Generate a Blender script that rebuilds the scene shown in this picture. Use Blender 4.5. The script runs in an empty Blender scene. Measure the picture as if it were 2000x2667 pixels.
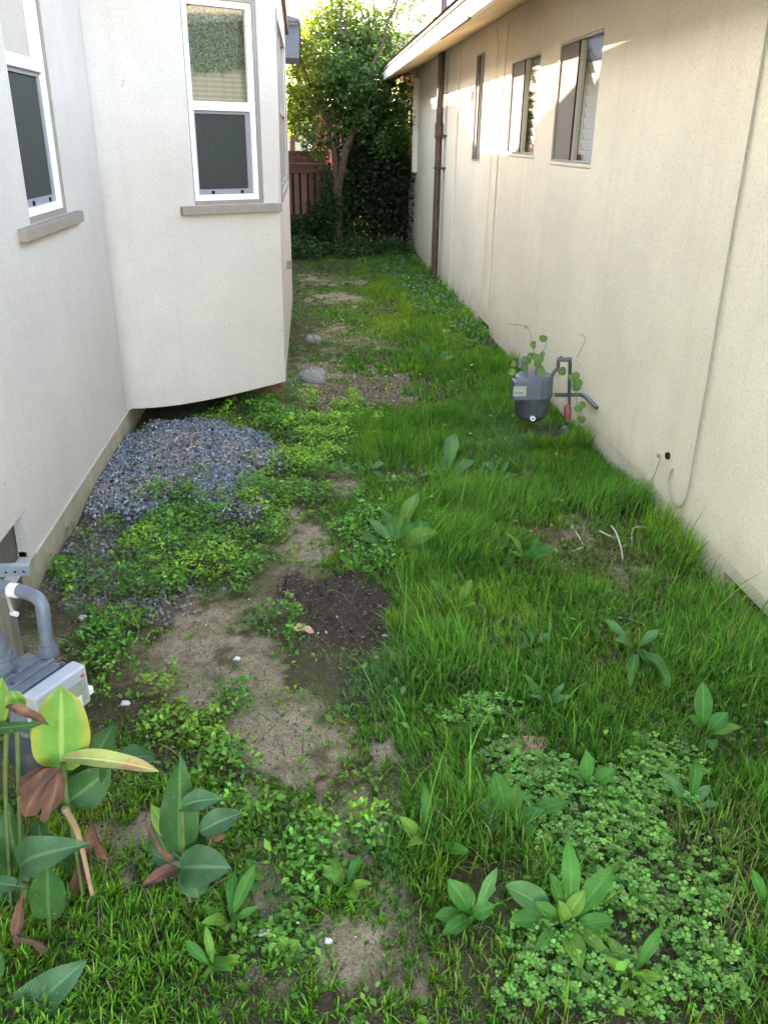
import bpy, math, random
import numpy as np
from mathutils import Vector, Matrix

# ------------------------------------------------------------------ camera
S = bpy.context.scene
COL = S.collection
CX, CY, FPX = 1000.0, 1333.5, 2178.93
VF, VV = (798.0, 355.0), (930.0, 6200.0)
def _n(a): return a / np.linalg.norm(a)
_Y = _n(np.array([VF[0]-CX, -(VF[1]-CY), -FPX]))
_Z = -_n(np.array([VV[0]-CX, -(VV[1]-CY), -FPX]))
_X = _n(np.cross(_Y, _Z)); _Z = np.cross(_X, _Y)
R = np.array([_X, _Y, _Z])
CAM = np.array([0.0, 0.0, 1.6])
cam = bpy.data.objects.new('camera', bpy.data.cameras.new('camera'))
COL.objects.link(cam)
m = Matrix.Identity(4)
for i in range(3):
    for j in range(3): m[i][j] = R[i][j]
    m[i][3] = CAM[i]
cam.matrix_world = m
cam.data.sensor_fit = 'HORIZONTAL'; cam.data.sensor_width = 36.0
cam.data.lens = FPX / 2000.0 * 36.0
cam.data.clip_start = 0.05; cam.data.clip_end = 600
S.camera = cam

# ------------------------------------------------------------------ light
SUN_TO = Vector((-2.62, 2.52, 1.48)).normalized()
elev = math.asin(SUN_TO.z); azim = math.atan2(SUN_TO.x, SUN_TO.y)
W = bpy.data.worlds.new('World'); S.world = W; W.use_nodes = True
nt = W.node_tree; bg = nt.nodes['Background']
sky = nt.nodes.new('ShaderNodeTexSky'); sky.sky_type = 'NISHITA'
sky.sun_disc = False; sky.sun_elevation = elev; sky.sun_rotation = azim
sky.air_density = 1.0; sky.dust_density = 0.4; sky.ozone_density = 1.0; sky.altitude = 50
wm = nt.nodes.new('ShaderNodeMix'); wm.data_type = 'RGBA'; wm.blend_type = 'MULTIPLY'   # the phone's warm white balance
wm.inputs[0].default_value = 1.0; wm.inputs[7].default_value = (1.20, 1.0, 0.81, 1)
nt.links.new(sky.outputs[0], wm.inputs[6]); nt.links.new(wm.outputs[2], bg.inputs[0]); bg.inputs[1].default_value = 0.15
sun = bpy.data.objects.new('sun', bpy.data.lights.new('sun', 'SUN'))
COL.objects.link(sun)
sun.data.energy = 2.0; sun.data.angle = math.radians(0.53); sun.data.color = (1.0, 0.86, 0.68)
sun.rotation_euler = SUN_TO.to_track_quat('Z', 'Y').to_euler()
sun.location = (-6, 8, 8)
S.view_settings.view_transform = 'Standard'; S.view_settings.look = 'None'
S.view_settings.gamma = 1.0; S.view_settings.use_curve_mapping = False
S.view_settings.exposure = 4.27
S.cycles.use_denoising = True
S.cycles.max_bounces = 8; S.cycles.diffuse_bounces = 4; S.cycles.glossy_bounces = 3
S.cycles.transparent_max_bounces = 12; S.cycles.transmission_bounces = 4
S.cycles.blur_glossy = 0.3; S.cycles.sample_clamp_indirect = 6

rng = np.random.default_rng(7); random.seed(7)

# ------------------------------------------------------------------ projection helpers (photo pixel -> place)
def ray(u, v): return R @ np.array([u-CX, -(v-CY), -FPX])
def onz(u, v, z=0.0):
    d = ray(u, v); return CAM + d*((z-CAM[2])/d[2])
def onx(u, v, x):
    d = ray(u, v); return CAM + d*(x/d[0])
def ony(u, v, y):
    d = ray(u, v); return CAM + d*(y/d[1])
def proj(x, y, z):
    p = np.stack([x, y, z-1.6], -1) @ R
    w = -p[..., 2]; w = np.where(w > 0.05, w, 0.05)
    return CX + FPX*p[..., 0]/w, CY - FPX*p[..., 1]/w

# ------------------------------------------------------------------ noise
def _hash(ix, iy, s):
    h = (ix*374761393 + iy*668265263 + s*1442695041) & 0xFFFFFFFF
    h = ((h ^ (h >> 13))*1274126177) & 0xFFFFFFFF
    return ((h ^ (h >> 16)) & 0xFFFF) / 65535.0
def vnoise(x, y, s=0):
    x = np.asarray(x, float); y = np.asarray(y, float)
    ix = np.floor(x).astype(np.int64); iy = np.floor(y).astype(np.int64)
    fx = x-ix; fy = y-iy; fx = fx*fx*(3-2*fx); fy = fy*fy*(3-2*fy)
    a = _hash(ix, iy, s); b = _hash(ix+1, iy, s); c = _hash(ix, iy+1, s); d = _hash(ix+1, iy+1, s)
    return (a*(1-fx)+b*fx)*(1-fy)+(c*(1-fx)+d*fx)*fy
def fbm(x, y, s=0, o=3):
    t = 0; a = 0.5; n = 0
    for k in range(o):
        t = t+a*vnoise(x*2**k, y*2**k, s+k); n += a; a *= 0.5
    return t/n
def sstep(a, b, x):
    t = np.clip((x-a)/(b-a), 0, 1); return t*t*(3-2*t)

# ------------------------------------------------------------------ object helpers
def tag(o, label=None, cat=None, group=None, kind=None):
    if label: o['label'] = label
    if cat: o['category'] = cat
    if group: o['group'] = group
    if kind: o['kind'] = kind
    return o
def attach(o, parent):
    o.parent = parent
    # meshes are built in world coordinates, so only an empty's own place has to be undone
    if parent.type == 'EMPTY': o.matrix_parent_inverse = Matrix.Translation(-parent.location)
def thing(name, label, cat, loc=(0, 0, 0), group=None):
    o = bpy.data.objects.new(name, None); COL.objects.link(o)
    o.location = Vector([float(c) for c in loc]); o.empty_display_size = 0.1
    return tag(o, label, cat, group)
def mkmesh(name, verts, faces, mat, parent=None, smooth=False, col=None, uv=None):
    me = bpy.data.meshes.new(name)
    if isinstance(faces, np.ndarray):
        nv = len(verts); nf, k = faces.shape
        me.vertices.add(nv); me.vertices.foreach_set('co', np.asarray(verts, np.float32).ravel())
        me.loops.add(nf*k); me.loops.foreach_set('vertex_index', faces.astype(np.int32).ravel())
        me.polygons.add(nf); me.polygons.foreach_set('loop_start', np.arange(0, nf*k, k, dtype=np.int32))
        me.update(calc_edges=True)
    else:
        me.from_pydata([tuple(map(float, v)) for v in verts], [], faces); me.update()
    if col is not None:
        a = me.color_attributes.new('Col', 'FLOAT_COLOR', 'POINT')
        c = np.ones((len(verts), 4), np.float32); c[:, :3] = col
        a.data.foreach_set('color', c.ravel())
    if uv is not None:
        l = me.uv_layers.new(name='UVMap')
        vi = np.empty(len(me.loops), np.int32); me.loops.foreach_get('vertex_index', vi)
        l.data.foreach_set('uv', np.asarray(uv, np.float32)[vi].ravel())
    if smooth:
        me.polygons.foreach_set('use_smooth', np.ones(len(me.polygons), bool))
    me.materials.append(mat)
    o = bpy.data.objects.new(name, me); COL.objects.link(o)
    if parent is not None: attach(o, parent)
    return o
class MB:
    def __init__(s): s.v = []; s.f = []
    def add(s, v, f):
        b = len(s.v); s.v += [tuple(map(float, p)) for p in v]; s.f += [tuple(i+b for i in q) for q in f]; return s
    def hexa(s, p):   # 8 points: bottom 4 (ccw), top 4
        return s.add(p, [(0, 3, 2, 1), (4, 5, 6, 7), (0, 1, 5, 4), (1, 2, 6, 5), (2, 3, 7, 6), (3, 0, 4, 7)])
    def box(s, x0, x1, y0, y1, z0, z1):
        return s.hexa([(x0, y0, z0), (x1, y0, z0), (x1, y1, z0), (x0, y1, z0), (x0, y0, z1), (x1, y0, z1), (x1, y1, z1), (x0, y1, z1)])
    def lbox(s, F, s0, s1, z0, z1, d0, d1):
        O, t, n = F
        P = lambda a, z, d: (O[0]+t[0]*a+n[0]*d, O[1]+t[1]*a+n[1]*d, z)
        return s.hexa([P(s0, z0, d0), P(s1, z0, d0), P(s1, z0, d1), P(s0, z0, d1), P(s0, z1, d0), P(s1, z1, d0), P(s1, z1, d1), P(s0, z1, d1)])
    def quad(s, a, b, c, d): return s.add([a, b, c, d], [(0, 1, 2, 3)])
    def obox(s, c, ax, ay, az):   # centre and half axes
        c, ax, ay, az = [np.array(q, float) for q in (c, ax, ay, az)]
        return s.hexa([c-ax-ay-az, c+ax-ay-az, c+ax+ay-az, c-ax+ay-az, c-ax-ay+az, c+ax-ay+az, c+ax+ay+az, c-ax+ay+az])
    def tube(s, path, r, n=12, cap=True):
        path = [np.array(p, float) for p in path]
        rs = r if isinstance(r, (list, tuple)) else [r]*len(path)
        ref = None; rings = []
        for i, p in enumerate(path):
            d = path[min(i+1, len(path)-1)]-path[max(i-1, 0)]
            if np.linalg.norm(d) < 1e-9: d = np.array([0, 0, 1.])
            d = _n(d)
            if ref is None:
                ref = np.cross(d, [0, 0, 1.0]) if abs(d[2]) < .9 else np.cross(d, [1.0, 0, 0])
            ref = _n(ref-d*np.dot(ref, d)); b = np.cross(d, ref)
            rings.append([p+rs[i]*(math.cos(a)*ref+math.sin(a)*b) for a in np.linspace(0, 2*math.pi, n, endpoint=False)])
        v = [q for g in rings for q in g]; f = []
        for i in range(len(path)-1):
            for j in range(n):
                f.append((i*n+j, i*n+(j+1) % n, (i+1)*n+(j+1) % n, (i+1)*n+j))
        if cap: f.append(tuple(range(n-1, -1, -1))); f.append(tuple((len(path)-1)*n+j for j in range(n)))
        return s.add(v, f)
    def build(s, name, mat, parent=None, smooth=False, bevel=0):
        o = mkmesh(name, s.v, s.f, mat, parent, smooth)
        if bevel:
            b = o.modifiers.new('bevel', 'BEVEL'); b.width = bevel; b.segments = 2; b.limit_method = 'ANGLE'
        if smooth:
            try:
                o.data.set_sharp_from_angle(angle=math.radians(40))
            except Exception: pass
        return o
def bend(pts, k=5, q=0.35):   # round the corners of a path
    pts = [np.array(p, float) for p in pts]; out = [pts[0]]
    for i in range(1, len(pts)-1):
        a, b, c = pts[i-1], pts[i], pts[i+1]
        p0 = b+(a-b)*q; p1 = b+(c-b)*q
        for t in np.linspace(0, 1, k): out.append((1-t)**2*p0+2*t*(1-t)*b+t*t*p1)
    out.append(pts[-1]); return out

# ------------------------------------------------------------------ materials
def nmat(name):
    m = bpy.data.materials.new(name); m.use_nodes = True
    return m, m.node_tree, m.node_tree.nodes['Principled BSDF']
def N(nt, t, **k):
    n = nt.nodes.new(t)
    for a, b in k.items():
        if a.startswith('i_'): n.inputs[a[2:].replace('_', ' ')].default_value = b
        else: setattr(n, a, b)
    return n
def ramp(nt, fac, stops):
    r = nt.nodes.new('ShaderNodeValToRGB'); e = r.color_ramp.elements
    while len(e) < len(stops): e.new(0.5)
    for q, (p, c) in zip(e, stops):
        q.position = p; q.color = (*c, 1) if len(c) == 3 else c
    nt.links.new(fac, r.inputs[0]); return r.outputs[0]
def mixc(nt, fac, a, b, mode='MIX'):
    n = nt.nodes.new('ShaderNodeMix'); n.data_type = 'RGBA'; n.blend_type = mode
    for inp, val in ((n.inputs[0], fac), (n.inputs[6], a), (n.inputs[7], b)):
        if isinstance(val, bpy.types.NodeSocket): nt.links.new(val, inp)
        elif isinstance(val, (int, float)): inp.default_value = val
        else: inp.default_value = (*val, 1)
    return n.outputs[2]
def coords(nt, scale=(1, 1, 1)):
    g = N(nt, 'ShaderNodeNewGeometry'); mp = N(nt, 'ShaderNodeMapping'); mp.inputs['Scale'].default_value = scale
    nt.links.new(g.outputs['Position'], mp.inputs[0]); return mp.outputs[0]
def noise(nt, vec, scale, detail=3, rough=0.55):
    n = N(nt, 'ShaderNodeTexNoise'); n.inputs['Scale'].default_value = scale
    n.inputs['Detail'].default_value = detail; n.inputs['Roughness'].default_value = rough
    nt.links.new(vec, n.inputs['Vector']); return n.outputs['Fac']
def bump(nt, p, h, strength, dist):
    b = N(nt, 'ShaderNodeBump'); b.inputs['Strength'].default_value = strength; b.inputs['Distance'].default_value = dist
    nt.links.new(h, b.inputs['Height']); nt.links.new(b.outputs[0], p.inputs['Normal'])
def math_(nt, op, a, b=0.0, c=None):
    n = N(nt, 'ShaderNodeMath', operation=op)
    for i, val in enumerate((a, b) if c is None else (a, b, c)):
        if isinstance(val, bpy.types.NodeSocket): nt.links.new(val, n.inputs[i])
        else: n.inputs[i].default_value = val
    return n.outputs[0]

def stucco(name, base, dirt, speck=0.0, grain=260, bstr=0.5, bdist=0.004, stain_h=0.18, mott=0.12):
    m, nt, p = nmat(name); v = coords(nt)
    big = noise(nt, v, 1.3, 4); mid = noise(nt, v, 9, 4, 0.65)
    c = ramp(nt, big, [(0.3, tuple(x*(1-mott) for x in base)), (0.7, base)])
    c = mixc(nt, math_(nt, 'MULTIPLY', ramp(nt, mid, [(0.35, (0, 0, 0)), (0.7, (1, 1, 1))]), 0.35), c, tuple(x*0.88 for x in base))
    c = mixc(nt, math_(nt, 'MULTIPLY', ramp(nt, noise(nt, v, 3.2, 5, 0.7), [(0.48, (0, 0, 0)), (0.62, (1, 1, 1))]), 0.20), c, tuple(x*0.80 for x in base))
    # vertical streaks of grime
    vs = coords(nt, (7, 7, 0.35)); st = ramp(nt, noise(nt, vs, 1.6, 5, 0.6), [(0.55, (0, 0, 0)), (0.78, (1, 1, 1))])
    c = mixc(nt, math_(nt, 'MULTIPLY', st, 0.22), c, dirt)
    # soil splashed up from the ground
    g = N(nt, 'ShaderNodeNewGeometry'); sx = N(nt, 'ShaderNodeSeparateXYZ'); nt.links.new(g.outputs['Position'], sx.inputs[0])
    hz = math_(nt, 'ADD', sx.outputs[2], math_(nt, 'MULTIPLY', math_(nt, 'SUBTRACT', mid, 0.5), -0.35))
    spl = ramp(nt, math_(nt, 'DIVIDE', hz, stain_h), [(0.1, (0.55, 0.55, 0.55)), (1.0, (0, 0, 0))])
    c = mixc(nt, spl, c, dirt)
    gr = noise(nt, v, grain, 2, 0.7); gm = noise(nt, v, grain*0.33, 3, 0.7)
    if speck:
        sp = ramp(nt, gm, [(0.34, (1, 1, 1)), (0.42, (0, 0, 0))])
        c = mixc(nt, math_(nt, 'MULTIPLY', sp, speck), c, tuple(x*0.45 for x in base))
        sp2 = ramp(nt, gr, [(0.3, (0.8, 0.8, 0.8)), (0.6, (1.06, 1.06, 1.06))])
        c = mixc(nt, 0.7, c, sp2, 'MULTIPLY')
        pit = ramp(nt, noise(nt, v, 26, 2, 0.5), [(0.22, (1, 1, 1)), (0.26, (0, 0, 0))])
        c = mixc(nt, math_(nt, 'MULTIPLY', pit, 0.5), c, tuple(x*0.35 for x in base))
    nt.links.new(c, p.inputs['Base Color']); p.inputs['Roughness'].default_value = 0.92
    p.inputs['Specular IOR Level'].default_value = 0.15
    trow = noise(nt, coords(nt, (1, 1, 1.6)), 5, 4, 0.6)
    h = math_(nt, 'ADD', math_(nt, 'ADD', math_(nt, 'MULTIPLY', gr, 0.5), gm), math_(nt, 'MULTIPLY', trow, 2.5))
    bump(nt, p, h, bstr, bdist); return m
def plain(name, c, rough=0.5, metal=0, var=0.12, scale=30, bstr=0.15, dirt=None, dirt_amt=0.0, spec=0.5):
    m, nt, p = nmat(name); v = coords(nt)
    n = noise(nt, v, scale, 4, 0.6)
    cc = ramp(nt, n, [(0.25, tuple(x*(1-var) for x in c)), (0.75, tuple(min(1, x*(1+var)) for x in c))])
    if dirt:
        d = ramp(nt, noise(nt, v, scale*0.5, 5, 0.7), [(0.5, (0, 0, 0)), (0.68, (1, 1, 1))])
        cc = mixc(nt, math_(nt, 'MULTIPLY', d, dirt_amt), cc, dirt)
    nt.links.new(cc, p.inputs['Base Color']); p.inputs['Roughness'].default_value = rough
    p.inputs['Metallic'].default_value = metal; p.inputs['Specular IOR Level'].default_value = spec
    bump(nt, p, n, bstr, 0.002); return m
def wood(name, c, axis=2, dark=0.5, grain=18):
    m, nt, p = nmat(name); sc = [grain*1.0]*3; sc[axis] = grain*0.06
    v = coords(nt, tuple(sc)); n = noise(nt, v, 3.0, 5, 0.65); b = noise(nt, coords(nt), 3, 3)
    g = N(nt, 'ShaderNodeObjectInfo')
    cc = ramp(nt, n, [(0.3, tuple(x*dark for x in c)), (0.65, c), (0.85, tuple(min(1, x*1.3) for x in c))])
    cc = mixc(nt, math_(nt, 'MULTIPLY', b, 0.5), cc, tuple(x*0.6 for x in c))
    hv = ramp(nt, g.outputs['Random'], [(0, (0.6, 0.6, 0.6)), (1, (1.25, 1.2, 1.15))])
    cc = mixc(nt, 1.0, cc, hv, 'MULTIPLY')
    nt.links.new(cc, p.inputs['Base Color']); p.inputs['Roughness'].default_value = 0.85
    bump(nt, p, n, 0.4, 0.004); return m
def glass(name, rough=0.0, tint=(1, 1, 1), ior=1.5, fm=1.7):
    m, nt, p = nmat(name); nt.nodes.remove(p)
    out = nt.nodes['Material Output']
    fr = N(nt, 'ShaderNodeFresnel'); fr.inputs[0].default_value = ior
    tr = N(nt, 'ShaderNodeBsdfTransparent'); tr.inputs[0].default_value = (*tint, 1)
    gl = N(nt, 'ShaderNodeBsdfGlossy'); gl.inputs['Roughness'].default_value = rough
    mx = N(nt, 'ShaderNodeMixShader')
    nt.links.new(math_(nt, 'MULTIPLY', fr.outputs[0], fm), mx.inputs[0])
    nt.links.new(tr.outputs[0], mx.inputs[1]); nt.links.new(gl.outputs[0], mx.inputs[2]); nt.links.new(mx.outputs[0], out.inputs[0])
    return m
def foliage(name, trans=0.4, rough=0.5, tint=(1, 1, 1), spec=0.3, tmul=(1.3, 1.5, 0.6)):
    """colour comes from the per-leaf attribute"""
    m, nt, p = nmat(name); out = nt.nodes['Material Output']
    a = N(nt, 'ShaderNodeAttribute', attribute_name='Col')
    c = mixc(nt, 1.0, a.outputs[0], tint, 'MULTIPLY')
    nt.links.new(c, p.inputs['Base Color']); p.inputs['Roughness'].default_value = rough
    p.inputs['Specular IOR Level'].default_value = spec
    tl = N(nt, 'ShaderNodeBsdfTranslucent'); c2 = mixc(nt, 1.0, c, tmul, 'MULTIPLY'); nt.links.new(c2, tl.inputs[0])
    mx = N(nt, 'ShaderNodeMixShader'); mx.inputs[0].default_value = trans
    nt.links.new(p.outputs[0], mx.inputs[1]); nt.links.new(tl.outputs[0], mx.inputs[2]); nt.links.new(mx.outputs[0], out.inputs[0])
    return m
def leafmat(name, base, rib, edge=None, edge_amt=0.0, rough=0.42, trans=0.25, blotch=None):
    """broad leaf with midrib and side veins from its own UVs"""
    m, nt, p = nmat(name); out = nt.nodes['Material Output']
    uv = N(nt, 'ShaderNodeUVMap'); sx = N(nt, 'ShaderNodeSeparateXYZ'); nt.links.new(uv.outputs[0], sx.inputs[0])
    au = math_(nt, 'ABSOLUTE', math_(nt, 'SUBTRACT', sx.outputs[0], 0.5))
    v = coords(nt); n = noise(nt, v, 14, 4)
    c = ramp(nt, n, [(0.3, tuple(x*0.70 for x in base)), (0.7, tuple(x*1.2 for x in base))])
    sp = ramp(nt, noise(nt, v, 55, 3, .6), [(0.64, (0, 0, 0)), (0.70, (1, 1, 1))]); c = mixc(nt, math_(nt, 'MULTIPLY', sp, .55), c, (0.20, 0.14, 0.06))
    vein = math_(nt, 'SINE', math_(nt, 'MULTIPLY', math_(nt, 'SUBTRACT', sx.outputs[1], math_(nt, 'MULTIPLY', au, 0.55)), 130.0))
    c = mixc(nt, math_(nt, 'MULTIPLY', math_(nt, 'ADD', vein, 1.0), 0.035), c, rib)
    if edge:
        e = ramp(nt, math_(nt, 'ADD', math_(nt, 'MULTIPLY', au, 2.0), math_(nt, 'MULTIPLY', math_(nt, 'SUBTRACT', n, 0.5), 0.5)), [(1-edge_amt, (0, 0, 0)), (1.0, (1, 1, 1))])
        c = mixc(nt, e, c, edge)
    if blotch:
        bl = ramp(nt, noise(nt, v, 22, 3, 0.6), [(0.5, (0, 0, 0)), (0.62, (1, 1, 1))]); c = mixc(nt, bl, c, blotch)
    r = ramp(nt, au, [(0.0, (1, 1, 1)), (0.035, (0.8, 0.8, 0.8)), (0.06, (0, 0, 0))])
    c = mixc(nt, math_(nt, 'MULTIPLY', r, 0.75), c, rib)
    nt.links.new(c, p.inputs['Base Color']); p.inputs['Roughness'].default_value = rough
    p.inputs['Specular IOR Level'].default_value = 0.2
    bump(nt, p, math_(nt, 'ADD', math_(nt, 'MULTIPLY', vein, 0.4), math_(nt, 'MULTIPLY', n, 6.0)), 0.3, 0.002)
    tl = N(nt, 'ShaderNodeBsdfTranslucent'); nt.links.new(mixc(nt, 1.0, c, (1.3, 1.4, 0.7), 'MULTIPLY'), tl.inputs[0])
    mx = N(nt, 'ShaderNodeMixShader'); mx.inputs[0].default_value = trans
    nt.links.new(p.outputs[0], mx.inputs[1]); nt.links.new(tl.outputs[0], mx.inputs[2]); nt.links.new(mx.outputs[0], out.inputs[0])
    return m

M = {}
M['stucco_left'] = stucco('stucco_left', (0.565, 0.505, 0.468), (0.38, 0.33, 0.26), speck=0.10, grain=170, bstr=0.55, bdist=0.006, stain_h=0.16, mott=0.12)
M['stucco_right'] = stucco('stucco_right', (0.76, 0.655, 0.485), (0.42, 0.35, 0.23), speck=0.5, grain=230, bstr=0.5, bdist=0.004, stain_h=0.30, mott=0.16)
M['foundation'] = stucco('foundation', (0.46, 0.41, 0.31), (0.20, 0.17, 0.11), speck=0.25, grain=120, bstr=0.6, bdist=0.006, stain_h=0.16, mott=0.25)
M['taupe'] = plain('taupe_trim', (0.235, 0.195, 0.17), 0.7, var=0.1, scale=14)
M['white'] = plain('white_vinyl', (0.78, 0.79, 0.84), 0.35, var=0.03, scale=8, bstr=0.02)
M['greyframe'] = plain('grey_screen_frame', (0.22, 0.22, 0.25), 0.5, var=0.06)
M['screen'] = plain('dark_insect_screen', (0.035, 0.038, 0.035), 0.75, var=0.3, scale=240, bstr=0.3, spec=0.2, dirt=(0.065, 0.068, 0.06), dirt_amt=0.7)  # paler blotches put a faint reflection into the mesh colour
M['brownscreen'] = plain('tan_insect_screen', (0.15, 0.12, 0.095), 0.8, var=0.08, scale=200)
M['blind'] = plain('cream_blind', (0.80, 0.79, 0.74), 0.6, var=0.04)
M['alum'] = plain('tan_aluminium', (0.24, 0.215, 0.185), 0.45, var=0.08)
M['glass'] = glass('window_glass', 0.0)
M['glass_r'] = glass('window_glass_right', 0.04, fm=0.75, ior=1.4)
M['dark'] = plain('dark_interior', (0.02, 0.018, 0.017), 0.95, spec=0.05)
M['fascia'] = plain('cream_fascia_paint', (0.70, 0.63, 0.50), 0.6, var=0.07, scale=10, dirt=(0.35, 0.27, 0.16), dirt_amt=0.3)
M['soffit'] = plain('golden_cream_soffit', (0.56, 0.43, 0.24), 0.7, var=0.1, scale=8, dirt=(0.25, 0.17, 0.08), dirt_amt=0.4)
M['roof'] = plain('brown_shingle', (0.11, 0.085, 0.07), 0.9, var=0.3, scale=25, bstr=0.5)
M['eave_left'] = plain('grey_brown_eave_paint', (0.105, 0.085, 0.08), 0.7, var=0.1, scale=8)
M['rustpipe'] = plain('red_brown_pipe_paint', (0.070, 0.036, 0.030), 0.55, var=0.35, scale=16, dirt=(0.14, 0.07, 0.045), dirt_amt=0.6)
M['conduit'] = plain('cream_painted_conduit', (0.52, 0.47, 0.36), 0.6, var=0.1)
M['ventwood'] = wood('dark_vent_wood', (0.13, 0.115, 0.10), 2, 0.5)
M['cable'] = plain('grey_white_cable', (0.27, 0.25, 0.20), 0.6, var=0.15)
M['whitecable'] = plain('white_cable', (0.42, 0.38, 0.29), 0.5, var=0.12)
M['meter'] = plain('grey_blue_meter_paint', (0.115, 0.130, 0.160), 0.42, var=0.16, scale=35, dirt=(0.25, 0.22, 0.17), dirt_amt=0.25)
M['meter_dark'] = plain('dark_slate_meter_paint', (0.040, 0.048, 0.062), 0.45, var=0.25, scale=30, dirt=(0.14, 0.11, 0.08), dirt_amt=0.4)
M['meter_top'] = plain('grey_meter_head_paint', (0.085, 0.095, 0.125), 0.45, var=0.18, scale=35, dirt=(0.10, 0.10, 0.08), dirt_amt=0.5)
M['meter_label'] = plain('meter_label', (0.30, 0.31, 0.29), 0.4, var=0.25, scale=70, dirt=(0.2, 0.2, 0.17), dirt_amt=0.4)
M['badge'] = plain('white_badge', (0.72, 0.74, 0.72), 0.4, var=0.1)
M['redvalve'] = plain('faded_red_regulator', (0.22, 0.055, 0.06), 0.6, var=0.25)
M['redmark'] = plain('red_mark', (0.55, 0.06, 0.05), 0.5)
M['greenmark'] = plain('green_mark', (0.05, 0.25, 0.14), 0.5)
M['indexbox'] = plain('pale_grey_index_housing', (0.40, 0.41, 0.44), 0.4, var=0.06, dirt=(0.4, 0.38, 0.33), dirt_amt=0.3)
M['galv'] = plain('galvanised_strut', (0.50, 0.53, 0.58), 0.38, metal=0.4, var=0.15, scale=40)
M['teflon'] = plain('cream_tape', (0.66, 0.64, 0.55), 0.6, var=0.1)
M['post'] = wood('weathered_grey_wood', (0.30, 0.27, 0.22), 2, 0.6)
M['fence'] = wood('red_brown_fence_wood', (0.24, 0.115, 0.075), 2, 0.55)
M['fence_dark'] = wood('black_brown_fence_wood', (0.035, 0.024, 0.018), 2, 0.5)
M['rail'] = wood('fence_rail_wood', (0.16, 0.075, 0.055), 0, 0.55)
M['redwall'] = plain('red_plaster', (0.20, 0.045, 0.04), 0.8, var=0.15, scale=6)
M['yellowwall'] = plain('yellow_plaster', (0.62, 0.50, 0.25), 0.8, var=0.1, scale=6)
M['bark'] = wood('tree_bark', (0.13, 0.072, 0.045), 2, 0.45)
M['stone'] = plain('pale_stone', (0.25, 0.23, 0.20), 0.9, var=0.3, scale=35, bstr=0.6, dirt=(0.2, 0.17, 0.13), dirt_amt=0.6)
M['clay'] = plain('clay_stone', (0.33, 0.21, 0.13), 0.95, var=0.3, scale=40, bstr=0.6)
M['whitestone'] = plain('white_pebble', (0.62, 0.60, 0.57), 0.8, var=0.15)
M['dryleaf'] = plain('dry_tan_leaf', (0.44, 0.27, 0.15), 0.8, var=0.25, scale=60, bstr=0.4)
M['grass'] = foliage('grass_blades', 0.35, 0.55, spec=0.25)
M['weed'] = foliage('weed_leaves', 0.3, 0.5, spec=0.3)
M['crown'] = foliage('tree_leaves', 0.5, 0.45, spec=0.4, tmul=(1.4, 1.45, 0.5))
M['canna'] = leafmat('canna_green', (0.030, 0.078, 0.022), (0.08, 0.17, 0.055), rough=0.40)
M['canna_blue'] = leafmat('canna_blue_green', (0.048, 0.108, 0.045), (0.12, 0.21, 0.10), rough=0.36)
M['canna_yellow'] = leafmat('canna_yellow_green', (0.115, 0.235, 0.040), (0.26, 0.36, 0.10), edge=(0.27, 0.26, 0.045), edge_amt=0.42, rough=0.5, trans=0.28)
M['canna_half'] = leafmat('canna_half_dried', (0.29, 0.32, 0.10), (0.55, 0.55, 0.22), rough=0.55, blotch=(0.40, 0.17, 0.10))
M['canna_dry'] = leafmat('canna_dried', (0.105, 0.050, 0.036), (0.16, 0.085, 0.05), rough=0.75, trans=0.1, blotch=(0.17, 0.095, 0.055))
M['stalk'] = plain('canna_stalk', (0.075, 0.10, 0.03), 0.5, var=0.25, scale=20)
M['drystalk'] = plain('dried_stalk', (0.26, 0.17, 0.10), 0.8, var=0.25, scale=30)
M['dock'] = leafmat('dock_leaf', (0.050, 0.150, 0.022), (0.09, 0.21, 0.045), rough=0.6)
M['dock_pale'] = leafmat('dock_leaf_pale', (0.085, 0.185, 0.055), (0.14, 0.26, 0.09), rough=0.6)
M['dock_yellow'] = leafmat('dock_leaf_yellow_green', (0.12, 0.23, 0.03), (0.2, 0.33, 0.07), rough=0.45, trans=0.35)
M['vine'] = leafmat('vine_leaf', (0.12, 0.20, 0.06), (0.2, 0.3, 0.1), rough=0.5)
M['vinestem'] = plain('vine_stem', (0.14, 0.15, 0.06), 0.7)
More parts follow.
